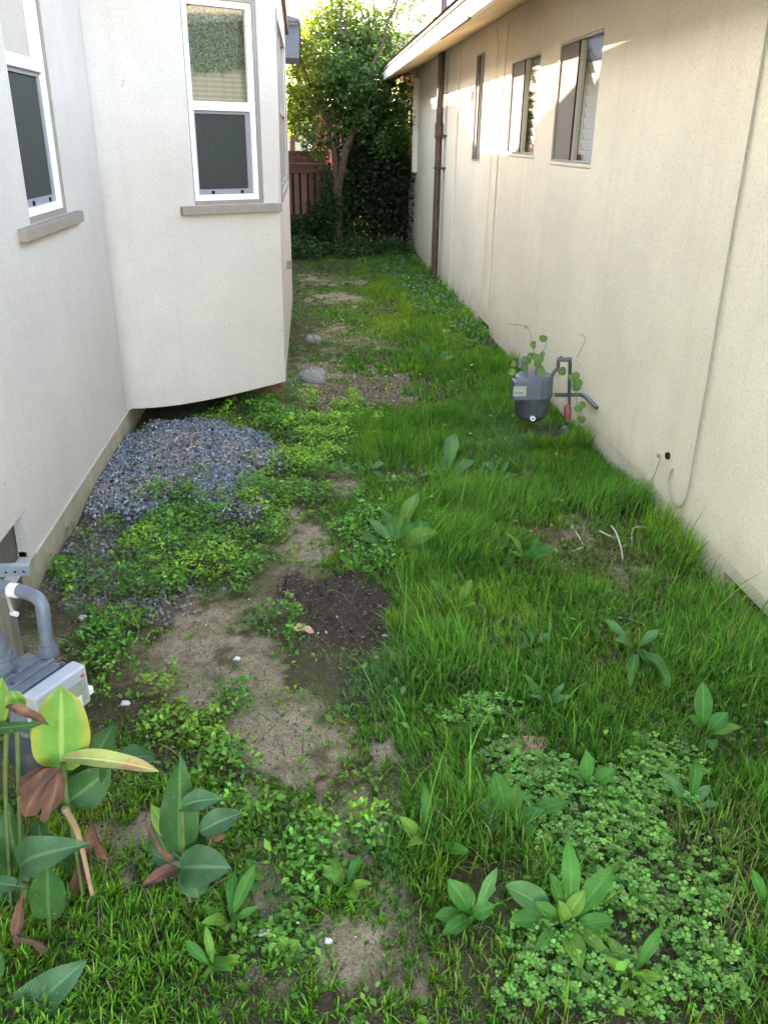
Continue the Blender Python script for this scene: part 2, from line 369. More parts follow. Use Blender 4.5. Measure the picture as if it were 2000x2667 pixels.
# ================================================================== ground layout
# patches are given where the photo shows them on the flat ground (quarter-size picture units)
K = 1.2056
def gimg(x, y):
    u, v = proj(x, y, np.zeros_like(x)); return u/K, v/K
def ell(u, v, cx, cy, rx, ry, ang=0, soft=0.35):
    a = math.radians(ang); du = u-cx; dv = v-cy
    p = (du*math.cos(a)+dv*math.sin(a))/rx; q = (-du*math.sin(a)+dv*math.cos(a))/ry
    d = np.sqrt(p*p+q*q); return 1-sstep(1-soft, 1+soft, d)
BARE = [(640, 1210, 60, 45, -30), (500, 1330, 140, 30, -30), (560, 1480, 90, 42, 20), (650, 1640, 60, 45, 60), (780, 1780, 110, 35, 10), (840, 1900, 70, 60, 0), (815, 2060, 90, 90, 0), (640, 1560, 60, 60, 0), (760, 735, 70, 16, 0), (1120, 1020, 40, 14, 0), (1380, 1230, 60, 20, 0), (680, 1165, 75, 42, 15), (600, 1255, 130, 22, -22), (430, 1370, 130, 48, -28), (330, 1420, 95, 40, -10), (540, 1400, 60, 32, 0),
        (440, 1475, 90, 45, -15), (610, 1565, 115, 62, 10), (580, 1615, 90, 50, 0), (555, 1725, 70, 30, 0), (800, 1735, 100, 50, 0),
        (735, 1840, 60, 40, 0), (590, 1925, 75, 50, 20), (850, 1955, 75, 65, 20), (720, 1980, 60, 30, 0), (760, 2080, 95, 60, 20), (870, 2110, 60, 60, 40),
        (600, 2150, 50, 30, 0), (820, 1620, 50, 30, 0), (735, 1040, 38, 40, 0), (650, 825, 62, 22, 0), (745, 645, 65, 10, 0), (700, 645, 40, 8, 0),
        (740, 715, 60, 7, 0), (790, 738, 35, 8, 0), (690, 800, 60, 25, 0), (1240, 1150, 120, 30, 8), (1150, 1175, 60, 25, 0), (1135, 1600, 48, 20, 0),
        (170, 1340, 60, 60, 0), (100, 1340, 60, 110, 0), (1400, 1590, 40, 22, 0), (200, 1200, 80, 70, -20), (560, 1880, 40, 40, 0), (330, 1780, 60, 50, 0),
        (1620, 1330, 60, 50, 30), (720, 605, 90, 10, 0), (240, 1830, 70, 60, 0), (120, 1150, 60, 120, -50), (310, 1220, 90, 25, -10)]
MULCH = [(742, 1310, 124, 58, 12), (758, 1365, 85, 38, 0), (650, 1285, 60, 40, 0)]
CRUMB = [(822, 835, 84, 36, 0), (720, 860, 70, 22, -10)]
GRAVEL = [(390, 1010, 190, 88, -8), (300, 1080, 120, 45, -10), (540, 985, 80, 38, 20), (470, 1075, 110, 50, 15), (250, 1030, 70, 55, -40), (545, 1100, 35, 50, 0)]
GRAVEL2 = [(200, 1190, 85, 60, -20), (150, 1250, 60, 60, 0), (210, 1270, 75, 40, 0), (330, 1180, 120, 45, -5), (330, 1310, 110, 30, -5)]
WEED = [(420, 1190, 175, 75, -8), (340, 1250, 130, 55, 0), (460, 1110, 130, 48, 0), (560, 1170, 70, 60, 20), (590, 905, 150, 42, 8), (680, 960, 80, 60, 0), (640, 1050, 85, 60, -30), (700, 1000, 60, 60, 0), (290, 1360, 80, 45, 0),
        (240, 1420, 60, 70, 0), (160, 1240, 40, 70, 0), (590, 1380, 40, 70, 0), (720, 1650, 95, 38, 0), (480, 1560, 60, 80, 0), (370, 1560, 80, 70, 0), (420, 1650, 120, 60, 0), (640, 900, 80, 60, 0), (850, 1150, 110, 90, 0), (740, 900, 90, 30, 0),
        (960, 640, 80, 60, 0), (930, 590, 60, 30, 0), (900, 560, 60, 20, 0), (1000, 700, 60, 30, 0), (560, 1800, 90, 80, 0), (680, 1900, 60, 90, 0), (640, 2050, 80, 90, 0), (800, 1800, 60, 60, 0)]
CLOVER = [(1450, 1960, 120, 120, 0), (1250, 2010, 110, 80, 0), (1230, 2140, 120, 70, 0), (1290, 1790, 180, 120, 15), (1380, 1930, 190, 110, 20), (1330, 2090, 190, 110, 0), (1480, 2060, 150, 130, 20), (1180, 1700, 130, 50, 0), (1420, 1700, 90, 60, 0), (1560, 2120, 110, 80, 0), (1020, 1560, 60, 40, 0)]
STRAW = [(1580, 1850, 60, 110, 0), (1500, 1900, 60, 90, 0), (1470, 1800, 40, 50, 0), (1590, 2000, 70, 60, 0), (1300, 1230, 90, 60, 0)]
BLUE_SHEEN = [(830, 1470, 70, 95, 10), (770, 1480, 50, 70, 0), (1080, 960, 90, 60, 0)]  # tufts whose bluish reflected light is put into the blade colour
def fld(L, u, v, soft=0.35):
    r = np.zeros_like(u)
    for e in L: r = np.maximum(r, ell(u, v, *e, soft=soft))
    return r
def fields(x, y):
    u, v = gimg(x, y)
    nb = fbm(x*9, y*9, 3, 4)-0.5; nb2 = fbm(x*28, y*28, 5, 2)-0.5
    sh = 95*nb+50*nb2
    persp = np.clip((v-294)/900, 0.06, 1.2)
    uu = u+sh*persp*1.4; vv = v+(95*(fbm(x*11+7, y*7, 9, 3)-0.5)+45*nb2)*persp
    us = u+sh*persp*.4
    f = dict(u=u, v=v, bare=fld(BARE, uu, vv, .5), mulch=fld(MULCH, us, (vv+v)/2, .22), crumb=fld(CRUMB, uu, vv, .3),
             gravel=fld(GRAVEL, us, (vv+v)/2, .2), gravel2=fld(GRAVEL2, uu, vv, .4), weed=fld(WEED, uu, vv), clover=fld(CLOVER, uu, vv, .4),
             straw=fld(STRAW, uu, vv, .5), blue=fld(BLUE_SHEEN, uu, vv, .5))
    inside = (v > 300) & (u > -300) & (u < 1900)
    for k in f:
        if k not in 'uv': f[k] = f[k]*inside
    return f
def gh(x, y, f=None):
    x = np.asarray(x, float); y = np.asarray(y, float)
    if f is None: f = fields(x, y)
    h = 0.018*(fbm(x*2.2, y*2.2, 21, 3)-0.5)+0.012*(fbm(x*17, y*17, 31, 3)-0.5)
    h = h+0.05*f['gravel']+0.012*f['gravel2']
    h = h+(0.5+f['mulch'])*f['mulch']*0.026*(fbm(x*50, y*50, 41, 2)-0.3)+f['bare']*.010*(fbm(x*35, y*35, 45, 2)-.5)+f['crumb']*0.02*(fbm(x*40, y*40, 43, 2)-0.3)
    h = h+np.where((x < 0.05) & (x > -1.2) & (y > 4.9) & (y < 6.5), 0.10*np.exp(-((x+0.35)/0.28)**2-((y-5.55)/0.30)**2), 0)
    h = h*np.clip(1.5-np.abs(x-0.26)*0.35, 0.0, 1)
    return h
xs = np.concatenate([[-90, -40, -15, -6, -3, -2, -1.6], np.arange(-1.4, 1.75, 0.016), [1.8, 2, 2.5, 4, 8, 20, 50, 90]])
ys = np.concatenate([[-60, -25, -10, -5, -2, -0.5, 0.3], np.arange(0.7, 5.4, 0.016), np.arange(5.4, 9, 0.03), np.arange(9, 15.5, 0.07), [16, 17, 19, 22, 28, 40, 70, 150]])
GX, GY = np.meshgrid(xs, ys)
fx = fields(GX.ravel(), GY.ravel()); gz = gh(GX.ravel(), GY.ravel(), fx)
far_ = (np.abs(GX.ravel()) > 1.75) | (GY.ravel() > 15.5) | (GY.ravel() < .6); gz = np.where(far_, -0.004, gz)
def lerp(a, b, t): return a*(1-t[:, None])+np.array(b)*t[:, None]
gx_, gy_ = GX.ravel(), GY.ravel()
n1 = fbm(gx_*3, gy_*3, 51, 4); n2 = fbm(gx_*45, gy_*45, 53, 2)
gc = np.tile(np.array([0.130, 0.096, 0.056]), (len(gx_), 1))
gc = lerp(gc, (0.275, 0.215, 0.140), sstep(.25, .8, fx['bare'])*sstep(.35, .6, n1+0.1*(n2-.5)+.1))
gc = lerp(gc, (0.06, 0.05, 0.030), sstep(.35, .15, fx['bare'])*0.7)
gc = lerp(gc, (0.066, 0.046, 0.034), fx['mulch']*(.6+.4*sstep(.3, .5, n2)))
gc = lerp(gc, (0.20, 0.140, 0.088), fx['crumb'])
gc = lerp(gc, (0.30, 0.19, 0.10), np.exp(-((gx_+0.22)/0.16)**2-((gy_-5.5)/0.3)**2))
gc = lerp(gc, (0.11, 0.085, 0.068), fx['gravel2']*.8)
gc = lerp(gc, (0.06, 0.065, 0.075), fx['gravel'])
gc = lerp(gc, (0.085, 0.11, 0.035), sstep(.5, .66, fbm(gx_*7, gy_*7, 57, 3))*.45*(1-fx['mulch'])*(1-fx['gravel']))
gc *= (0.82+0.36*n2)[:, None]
mg, nt_, p_ = nmat('soil'); a_ = N(nt_, 'ShaderNodeAttribute', attribute_name='Col'); v_ = coords(nt_)
f1 = noise(nt_, v_, 160, 4, 0.7); f2 = noise(nt_, v_, 30, 5, 0.7)
cc_ = mixc(nt_, 1.0, a_.outputs[0], ramp(nt_, f1, [(0.3, (0.45, 0.45, 0.45)), (0.7, (1.55, 1.52, 1.48))]), 'MULTIPLY')
cc_ = mixc(nt_, 1.0, cc_, ramp(nt_, f2, [(0.3, (0.75, 0.75, 0.75)), (0.7, (1.2, 1.2, 1.2))]), 'MULTIPLY')
nt_.links.new(cc_, p_.inputs['Base Color']); p_.inputs['Roughness'].default_value = 0.97; p_.inputs['Specular IOR Level'].default_value = 0.1
bump(nt_, p_, math_(nt_, 'ADD', f1, math_(nt_, 'MULTIPLY', f2, 2.0)), 0.8, 0.006)
nx, ny = len(xs), len(ys)
ii = (np.arange(ny-1)[:, None]*nx+np.arange(nx-1)[None, :]).ravel()
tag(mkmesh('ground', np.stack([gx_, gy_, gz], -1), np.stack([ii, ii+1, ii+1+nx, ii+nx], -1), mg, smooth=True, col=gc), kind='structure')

# ================================================================== walls with openings
def wall_open(F, s0, s1, z0, z1, holes, depth, nm, mat, parent):
    """stucco skin with reveals; F = (origin, along, outward)"""
    O, t, n = F
    P = lambda a, z, d=0.0: (O[0]+t[0]*a+n[0]*d, O[1]+t[1]*a+n[1]*d, z)
    mb = MB()
    ss = sorted({s0, s1, *[h[0] for h in holes], *[h[1] for h in holes]})
    zz = sorted({z0, z1, *[h[2] for h in holes], *[h[3] for h in holes]})
    for a, b in zip(ss, ss[1:]):
        for c, d in zip(zz, zz[1:]):
            if any(h[0] <= a and b <= h[1] and h[2] <= c and d <= h[3] for h in holes): continue
            mb.quad(P(a, c), P(b, c), P(b, d), P(a, d))
    for a, b, c, d in holes:
        mb.quad(P(a, c), P(a, c, -depth), P(a, d, -depth), P(a, d)); mb.quad(P(b, c), P(b, d), P(b, d, -depth), P(b, c, -depth))
        mb.quad(P(a, d), P(a, d, -depth), P(b, d, -depth), P(b, d)); mb.quad(P(a, c), P(b, c), P(b, c, -depth), P(a, c, -depth))
    return mb.build(nm, mat, parent)

# ------------------------------------------------------------------ left house
XL = -1.04
LH = thing('stucco_house', 'pale grey stucco house with overhanging angled bay and white sash windows', 'house', (-2.5, 6, 0))
FL = ((XL, 0.0), (0.0, 1.0), (1.0, 0.0))
C0 = np.array([-1.04, 4.715]); C1 = np.array([-0.168, 5.262])
tb = (C1-C0); LB = float(np.linalg.norm(tb)); tb = tb/LB; nb_ = np.array([tb[1], -tb[0]])
FB = (tuple(C0), tuple(tb), tuple(nb_))
FS = ((C1[0], C1[1]), (0.0, 1.0), (1.0, 0.0))
w1 = (3.41, 3.95, 1.285, 2.42); w2 = (0.494, 0.928, 1.245, 2.262); w3 = (0.55, 2.45, 1.25, 2.25)
wall_open(FL, 0.2, 4.715, 0.17, 3.0, [w1, (2.15, 2.85, .17, .36)], 0.05, 'wall', M['stucco_left'], LH)
wall_open(FB, 0.0, LB, 0.17, 3.0, [w2], 0.05, 'bay_wall', M['stucco_left'], LH)
wall_open(FS, 0.0, 3.05, 0.17, 2.62, [w3], 0.05, 'bay_side_wall', M['stucco_left'], LH)
# hand-plastered lower lip of the bay sags a little; the inner corner is coved
V_, F_ = [], []
for i in range(25):
    q = i/24; s_ = LB*q; zl = .17-.032*math.sin(math.pi*q**.75)-.002; O_ = C0+tb*s_
    for d_, z_ in ((0.0, .1702), (0.0, zl), (-.05, zl)): V_.append((O_[0]+nb_[0]*d_, O_[1]+nb_[1]*d_, z_))
for i in range(24):
    for j in range(2): F_.append((3*i+j, 3*i+3+j, 3*i+4+j, 3*i+1+j))
mkmesh('bay_lip', V_, F_, M['stucco_left'], LH)
V_, F_ = [], []; T_ = .10
for i in range(9):
    t = i/8; c_ = np.array([.001, -.001]); p_ = (1-t)**2*(C0+np.array([0, -T_]))+2*t*(1-t)*C0+t*t*(C0+tb*T_)+c_
    V_ += [(p_[0], p_[1], .172), (p_[0], p_[1], 3.0)]
for i in range(8): F_.append((2*i, 2*i+2, 2*i+3, 2*i+1))
mkmesh('corner_cove', V_, F_, M['stucco_left'], LH, smooth=True)
mb = MB(); mb.lbox(FS, 0, 1.5, 2.621, 2.999, -.05, -.001); mb.build('sun_block_strip', M['stucco_left'], LH)  # unseen strip added to stop sun leaking over the bay wall
mb = MB()   # bay end wall, far main wall, bay underside
mb.quad((C1[0], C1[1]+3.05, .17), (XL, C1[1]+3.05, .17), (XL, C1[1]+3.05, 2.62), (C1[0], C1[1]+3.05, 2.62))
mb.build('bay_end_wall', M['stucco_left'], LH)
mb = MB(); mb.quad((XL, C1[1]+3.05, 0), (XL, 15.2, 0), (XL, 15.2, 2.95), (XL, C1[1]+3.05, 2.95)); mb.build('far_wall', M['stucco_left'], LH)
mb = MB(); mb.quad((XL, 15.2, 0), (-7, 15.2, 0), (-7, 15.2, 2.95), (XL, 15.2, 2.95))
mb.build('outer_wall', M['stucco_left'], LH)
mb = MB(); mb.quad((-7, 0.2, 0), (-7, 15.2, 0), (-7, 15.2, 3.0), (-7, 0.2, 3.0)); mb.build('outer_wall', M['stucco_left'], LH)
mb = MB(); mb.quad((-7, 0.2, 0), (XL, 0.2, 0), (XL, 0.2, 3.0), (-7, 0.2, 3.0)); mb.build('outer_wall', M['stucco_left'], LH)
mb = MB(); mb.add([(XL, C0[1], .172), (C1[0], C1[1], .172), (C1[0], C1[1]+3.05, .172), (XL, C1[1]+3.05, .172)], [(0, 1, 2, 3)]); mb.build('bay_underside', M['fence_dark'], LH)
mb = MB(); mb.box(-1.28, -1.062, 2.85, 9.0, -.1, .19); mb.box(-1.28, -1.062, .2, 2.15, -.1, .17)
pass
# the crack between the wall skin and the foundation, irregular chips
y = 2.9
while y < 4.7:
    w_ = random.uniform(.05, .28); mb.box(-1.064, -1.056+random.uniform(-.003, .006), y, min(y+w_, 4.71), .02, .158+random.uniform(-.010, .008)); y += w_
mb.build('foundation', M['foundation'], LH)
# stucco bottom lip
mb = MB(); mb.box(-1.062, -1.034, 2.875, 4.70, .168, .176); mb.build('drip_edge', M['stucco_left'], LH)
# roofs
mb = MB()
mb.hexa([(-7, -.1, 3.0), (-.13, -.1, 3.0), (-.13, 6.75, 3.0), (-7, 6.75, 3.0), (-7, 2, 4.6), (-2.2, 2, 4.4), (-2.2, 4.4, 4.4), (-7, 5, 4.6)])
mb.hexa([(-7, 6.76, 2.95), (-1.0, 6.76, 2.95), (-1.0, 11.2, 2.95), (-7, 11.2, 2.95), (-7, 6.76, 4.4), (-4, 6.76, 3.95), (-4, 11.2, 3.95), (-7, 11.2, 4.4)])
mb.hexa([(-1.05, 6.76, 2.6), (-.14, 6.76, 2.6), (-.14, 8.72, 2.44), (-1.05, 8.72, 2.44), (-1.05, 6.76, 3.0), (-.14, 6.76, 2.98), (-.14, 8.72, 2.46), (-1.05, 8.72, 2.46)])
mb.build('roof', M['roof'], LH)
mb = MB()
yE, yF = 11.35, 14.9
mb.box(-.10, -.06, yE, yF, 2.66, 2.83); mb.box(-1.9, -.10, yE, yE+.04, 2.69, 2.83); mb.build('fascia', M['eave_left'], LH)
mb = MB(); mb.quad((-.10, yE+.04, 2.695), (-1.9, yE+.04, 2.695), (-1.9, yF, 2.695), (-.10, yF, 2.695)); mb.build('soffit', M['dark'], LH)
mb = MB(); mb.hexa([(-3, yE-.02, 2.83), (-.05, yE-.02, 2.83), (-.05, yF, 2.83), (-3, yF, 2.83), (-3, yE-.02, 3.6), (-.04, yE-.02, 2.86), (-.04, yF, 2.86), (-3, yF, 3.6)]); mb.build('eave_roof', M['roof'], LH)
mb = MB(); mb.hexa([(-.5, 10.1, 2.3), (-.06, 10.1, 2.3), (-.06, yE, 2.6), (-.5, yE, 2.6), (-.5, 10.1, 2.36), (-.06, 10.1, 2.36), (-.06, yE, 2.8), (-.5, yE, 2.8)]); mb.build('shadow_rake', M['fence_dark'], LH)  # sloped slab added to shape the wall shadow; dark like a shaded underside
# crawl-space vent left
mb = MB(); mb.box(-1.15, -1.095, 2.0, 2.85, -.05, .42); mb.build('crawl_vent', M['ventwood'], LH)
def sash_window(parent, F, w, mat_frame=None, pane_sheet=True, wide=False):
    a, b, c, d = w; win = MB(); g = 0.030
    # taupe stucco casing inside the reveal
    t = 0.024
    cs = MB(); cs.lbox(F, b-t, b, c, d, -.05, -.003); cs.lbox(F, a, a+t*.3, c, d, -.05, -.003); cs.lbox(F, a+t*.3, b-t, c, c+.022, -.05, -.001); cs.lbox(F, a+t*.3, b-t, d-.02, d, -.05, -.003)
    casing = cs.build('window_casing', M['taupe'], parent)
    A, B, Cc, D = a+t*.3, b-t, c+.022, d-.02; mid = Cc+(D-Cc)*0.49
    for q in ((A, A+g, Cc, D), (B-g, B, Cc, D), (A+g, B-g, Cc, Cc+.03), (A+g, B-g, D-.03, D), (A+g, B-g, mid-.022, mid+.022)):
        win.lbox(F, *q, -.045, -.010)
    fr = win.build('window', M['white'], parent, bevel=.002)
    mb = MB(); mb.lbox(F, A+g, B-g, mid+.022, D-.03, -.034, -.030); mb.build('pane', M['glass'], fr)
    mb = MB(); s = .028
    for q in ((A+g, A+g+.012, Cc+.03, mid-.022), (B-g-s, B-g, Cc+.03, mid-.022), (A+g+.012, B-g-s, Cc+.03, Cc+.03+s), (A+g+.012, B-g-s, mid-.022-.016, mid-.022)):
        mb.lbox(F, *q, -.042, -.026)
    mb.build('screen_frame', M['greyframe'], fr)
    mb = MB(); mb.lbox(F, A+g+.012, B-g-s, Cc+.03+s, mid-.038, -.040, -.034); mb.build('screen', M['screen'], fr)
    for q in (.3, .75):
        mb = MB(); mb.lbox(F, A+(B-A)*q-.008, A+(B-A)*q+.008, Cc+.034, Cc+.05, -.026, -.020); mb.build('latch', M['dark'], fr)
    return fr, (A, B, Cc, D, mid)
fr1, q1 = sash_window(LH, FL, w1); fr2, q2 = sash_window(LH, FB, w2)
def sill(F, s0, s1, z, parent, h=.046, p=.035):
    mb = MB(); mb.lbox(F, s0, s1, z-h, z, -.02, p); mb.build('window_sill', M['taupe'], parent, bevel=.004)
sill(FL, 3.25, 4.10, 1.283, LH, p=.03); sill(FB, .405, 1.025, 1.243, LH, p=.04)
# bay pane's reflection of hedge and siding painted on a sheet; pale green drape
m_, nt, p = nmat('painted_reflection'); g = N(nt, 'ShaderNodeNewGeometry'); sx = N(nt, 'ShaderNodeSeparateXYZ'); nt.links.new(g.outputs['Position'], sx.inputs[0])
vv_ = coords(nt); nn = noise(nt, vv_, 95, 2, .7)
hedge_refl = ramp(nt, nn, [(0.36, (0.018, 0.026, 0.016)), (0.5, (0.10, 0.13, 0.08)), (0.62, (0.24, 0.27, 0.19))])
sl = math_(nt, 'SINE', math_(nt, 'MULTIPLY', sx.outputs[2], 260.0))
pale = mixc(nt, math_(nt, 'MULTIPLY', math_(nt, 'ADD', sl, 1.0), 0.22), (0.42, 0.38, 0.28), (0.15, 0.14, 0.10))
edge = math_(nt, 'ADD', sx.outputs[2], math_(nt, 'MULTIPLY', math_(nt, 'SUBTRACT', noise(nt, vv_, 14, 3), .5), .12))
low = ramp(nt, math_(nt, 'SUBTRACT', edge, 1.0), [(0.89, (1, 1, 1)), (0.93, (0, 0, 0))])
nt.links.new(mixc(nt, low, hedge_refl, pale), p.inputs['Base Color']); p.inputs['Roughness'].default_value = .9
M['pane_sheet'] = m_
m_, nt, p = nmat('green_drape'); vv_ = coords(nt, (1, 1, .05)); nt.links.new(ramp(nt, noise(nt, vv_, 40, 3), [(0.3, (0.13, 0.19, 0.14)), (0.7, (0.27, 0.33, 0.26))]), p.inputs['Base Color']); p.inputs['Roughness'].default_value = .9
M['drape'] = m_
def pane_sheet(F, a, b, c, d, dep, mat, parent, waves=9, amp=.012):
    O, t, n = F; v = []; f = []; k = 60
    for i in range(k+1):
        s = a+(b-a)*i/k; dd = dep+amp*math.sin(i/k*waves*2*math.pi)
        for z in (c, d): v.append((O[0]+t[0]*s+n[0]*dd, O[1]+t[1]*s+n[1]*dd, z))
    for i in range(k): f.append((2*i, 2*i+2, 2*i+3, 2*i+1))
    return mkmesh('pane_sheet', v, f, mat, parent, smooth=True)
pane_sheet(FL, q1[0]-.05, q1[1]+.05, q1[4]-.05, q1[3]+.05, -.10, M['drape'], fr1)
pane_sheet(FB, q2[0]-.05, q2[1]+.05, q2[4]-.05, q2[3]+.05, -.085, M['pane_sheet'], fr2, amp=.004)
for F, w, fr in ((FL, w1, fr1), (FB, w2, fr2)):
    mb = MB(); mb.lbox(F, w[0]-.1, w[1]+.1, w[2]-.1, w[3]+.1, -.35, -.30); mb.build('room_backing', M['dark'], fr)
# side window of the bay, seen edge-on
a, b, c, d = w3; mb = MB()
for q in ((a-.05, a, c-.04, d+.04), (b, b+.05, c-.04, d+.04), (a, b, d, d+.04), (a, b, c-.04, c)): mb.lbox(FS, *q, .0, .008)
mb.build('window_casing', M['taupe'], LH)
mb = MB()
for q in ((a, a+.05, c, d), (b-.05, b, c, d), ((a+b)/2-.03, (a+b)/2+.03, c, d), (a+.05, (a+b)/2-.03, c, c+.04), ((a+b)/2+.03, b-.05, c, c+.04), (a+.05, (a+b)/2-.03, 1.74, 1.79), ((a+b)/2+.03, b-.05, 1.74, 1.79)): mb.lbox(FS, *q, -.04, -.006)
f3 = mb.build('window', M['taupe'], LH); mb = MB(); mb.lbox(FS, a+.05, b-.05, c+.04, d, -.03, -.025); mb.build('pane', M['glass'], f3)
mb = MB(); mb.lbox(FS, a-.1, b+.1, c-.1, d+.1, -.35, -.3); mb.build('room_backing', M['dark'], f3)
# small box fixed on the bay corner
q = onx(748, 690, -.165); mb = MB(); mb.box(-.168, -.135, q[1]-.03, q[1]+.03, q[2]-.025, q[2]+.035); mb.build('hose_bracket', M['taupe'], LH, bevel=.004)

# ------------------------------------------------------------------ right house
XR = 1.58
RH = thing('stucco_house', 'long low cream stucco house with a white fascia and sliding windows, right of the grass', 'house', (4, 7, 0))
FR = ((XR, 0.0), (0.0, 1.0), (-1.0, 0.0))
W3 = (4.95, 5.80, 1.475, 2.147); W2 = (6.265, 7.14, 1.50, 2.145); WS = (8.24, 8.65, 1.41, 2.31); WD = (13.45, 14.45, 1.0, 2.35)
wall_open(FR, -1.5, 14.8, 0.125, 2.52, [W3, W2, WS, WD], 0.045, 'wall', M['stucco_right'], RH)
mb = MB(); 
for a, b in ((-1.5, 2.40), (2.76, 7.40), (7.92, 14.8)): mb.quad((XR+.006, a, -.1), (XR+.006, b, -.1), (XR+.006, b, .13), (XR+.006, a, .13))
for a, b in ((2.40, 2.76), (7.40, 7.92)): mb.quad((XR+.006, a, .072), (XR+.006, b, .072), (XR+.006, b, .13), (XR+.006, a, .13)); mb.quad((XR+.006, a, .072), (XR+.08, a, .072), (XR+.08, b, .072), (XR+.006, b, .072))
mb.build('foundation', M['stucco_right'], RH)
for a, b in ((2.40, 2.76), (7.40, 7.92)):
    mb = MB(); mb.box(XR+.06, XR+.2, a, b, -.1, .11); mb.build('crawl_vent', M['dark'], RH)
mb = MB(); mb.quad((XR, 14.8, -.1), (7, 14.8, -.1), (7, 14.8, 2.6), (XR, 14.8, 2.6)); mb.build('end_wall', M['stucco_right'], RH)
mb = MB(); mb.quad((XR, -1.5, -.1), (7, -1.5, -.1), (7, -1.5, 2.6), (XR, -1.5, 2.6)); mb.build('end_wall', M['stucco_right'], RH)
mb = MB(); mb.box(1.085, 1.12, -1.9, 15.7, 2.335, 2.475); mb.build('fascia', M['fascia'], RH)
mb = MB(); mb.quad((1.12, -1.9, 2.34), (1.12, 15.7, 2.34), (XR+.1, 15.7, 2.53), (XR+.1, -1.9, 2.53)); mb.build('soffit', M['soffit'], RH)
mb = MB()
mb.hexa([(1.12, -1.9, 2.476), (6, -1.9, 4.1), (6, 15.7, 4.1), (1.12, 15.7, 2.476), (1.055, -1.9, 2.492), (6, -1.9, 4.14), (6, 15.7, 4.14), (1.055, 15.7, 2.492)]); mb.build('roof', M['roof'], RH)
mb = MB(); mb.box(1.072, 1.086, -1.9, 15.7, 2.452, 2.478); mb.build('drip_edge', M['roof'], RH)
for y in np.arange(.4, 15.6, 1.22):   # butted fascia joints and small soffit blocks
    mb = MB(); mb.box(1.125, 1.56, y-.022, y+.022, 2.30+.03, 2.345); 
mb = MB(); mb.hexa([(1.078, 6.3, 2.325), (1.10, 6.3, 2.325), (1.10, 7.6, 2.325), (1.078, 7.6, 2.325), (1.078, 6.3, 2.35), (1.10, 6.3, 2.35), (1.10, 7.6, 2.35), (1.078, 7.6, 2.35)]); mb.build('fascia_patch', M['roof'], RH)
def slider(w, parent, nslat=11, half=.5):
    a, b, c, d = w; mb = MB(); g = .016; mid = a+(b-a)*half
    for q in ((a, a+g, c, d), (b-g, b, c, d), (a+g, b-g, c, c+g), (a+g, b-g, d-g, d), (mid-.014, mid+.014, c+g, d-g)): mb.lbox(FR, *q, -.04, -.004)
    fr = mb.build('window', M['alum'], parent)
    mb = MB(); mb.lbox(FR, a-.01, b+.01, c-.014, c-.001, -.02, .007); mb.build('sill', M['stucco_right'], fr)
    mb = MB(); mb.lbox(FR, mid+.014, b-g, c+g, d-g, -.020, -.016); mb.build('screen', M['brownscreen'], fr)
    mb = MB(); mb.lbox(FR, mid-.010, mid+.006, c+g, d-g, -.004, .002); mb.build('sash_gasket', M['dark'], fr)
    mb = MB(); mb.quad((XR+.022, a+g, c+g), (XR+.022, mid-.014, c+g), (XR+.022, mid-.014, d-g), (XR+.022, a+g, d-g)); mb.build('pane', M['glass_r'], fr)
    mb = MB(); h = (d-c-2*g)/nslat
    for i in range(nslat):
        z = c+g+i*h; O = XR+.065
        mb.add([(O+.012, a+g, z), (O+.012, mid, z), (O-.004, mid, z+h*.96), (O-.004, a+g, z+h*.96)], [(0, 1, 2, 3)])
    mb.build('blind', M['blind'], fr)
    mb = MB(); mb.lbox(FR, a-.1, b+.1, c-.1, d+.1, -.16, -.12); mb.build('room_backing', M['dark'], fr)
    return fr
slider(W3, RH); slider(W2, RH); slider(WS, RH, 12)
a, b, c, d = WD; mb = MB()
for q in ((a, a+.05, c, d), (b-.05, b, c, d), (a+.05, b-.05, c, c+.05), (a+.05, b-.05, d-.05, d), ((a+b)/2-.03, (a+b)/2+.03, c+.05, d-.05)): mb.lbox(FR, *q, -.04, .02)
fr = mb.build('window', M['post'], RH); mb = MB(); mb.lbox(FR, a+.05, b-.05, c+.05, d-.05, -.03, -.02); mb.build('pane', M['glass'], fr)
mb = MB(); mb.lbox(FR, a-.1, b+.1, c-.1, d+.1, -.16, -.12); mb.build('room_backing', M['dark'], fr)
mb = MB(); mb.box(XR-.07, XR, 12.95, 13.05, 1.15, 2.36); mb.build('wall_batten', M['fascia'], RH)
mb = MB(); mb.box(XR-.09, XR, 14.62, 14.74, -.05, 2.4); mb.build('corner_board', M['post'], RH)
# conduits on the wall
mb = MB(); mb.tube([(XR-.008, 9.55, .1), (XR-.008, 9.55, 2.43)], .011, 8); mb.build('conduit', M['stucco_right'], RH, smooth=True)
mb = MB(); mb.tube([(XR-.006, 7.42, .1), (XR-.006, 7.42, 1.5), (XR-.006, 7.34, 2.42)], .0065, 8); mb.build('conduit', M['stucco_right'], RH, smooth=True)
mb = MB(); mb.tube([(XR-.008, 7.72, .1), (XR-.008, 7.66, 2.3), (XR-.008, 7.75, 2.42)], .0035, 6); mb.build('conduit', M['stucco_right'], RH, smooth=True)
mb = MB(); mb.box(XR-.03, XR, 8.72, 8.80, 1.93, 2.02); mb.build('junction_box', M['conduit'], RH, bevel=.004)
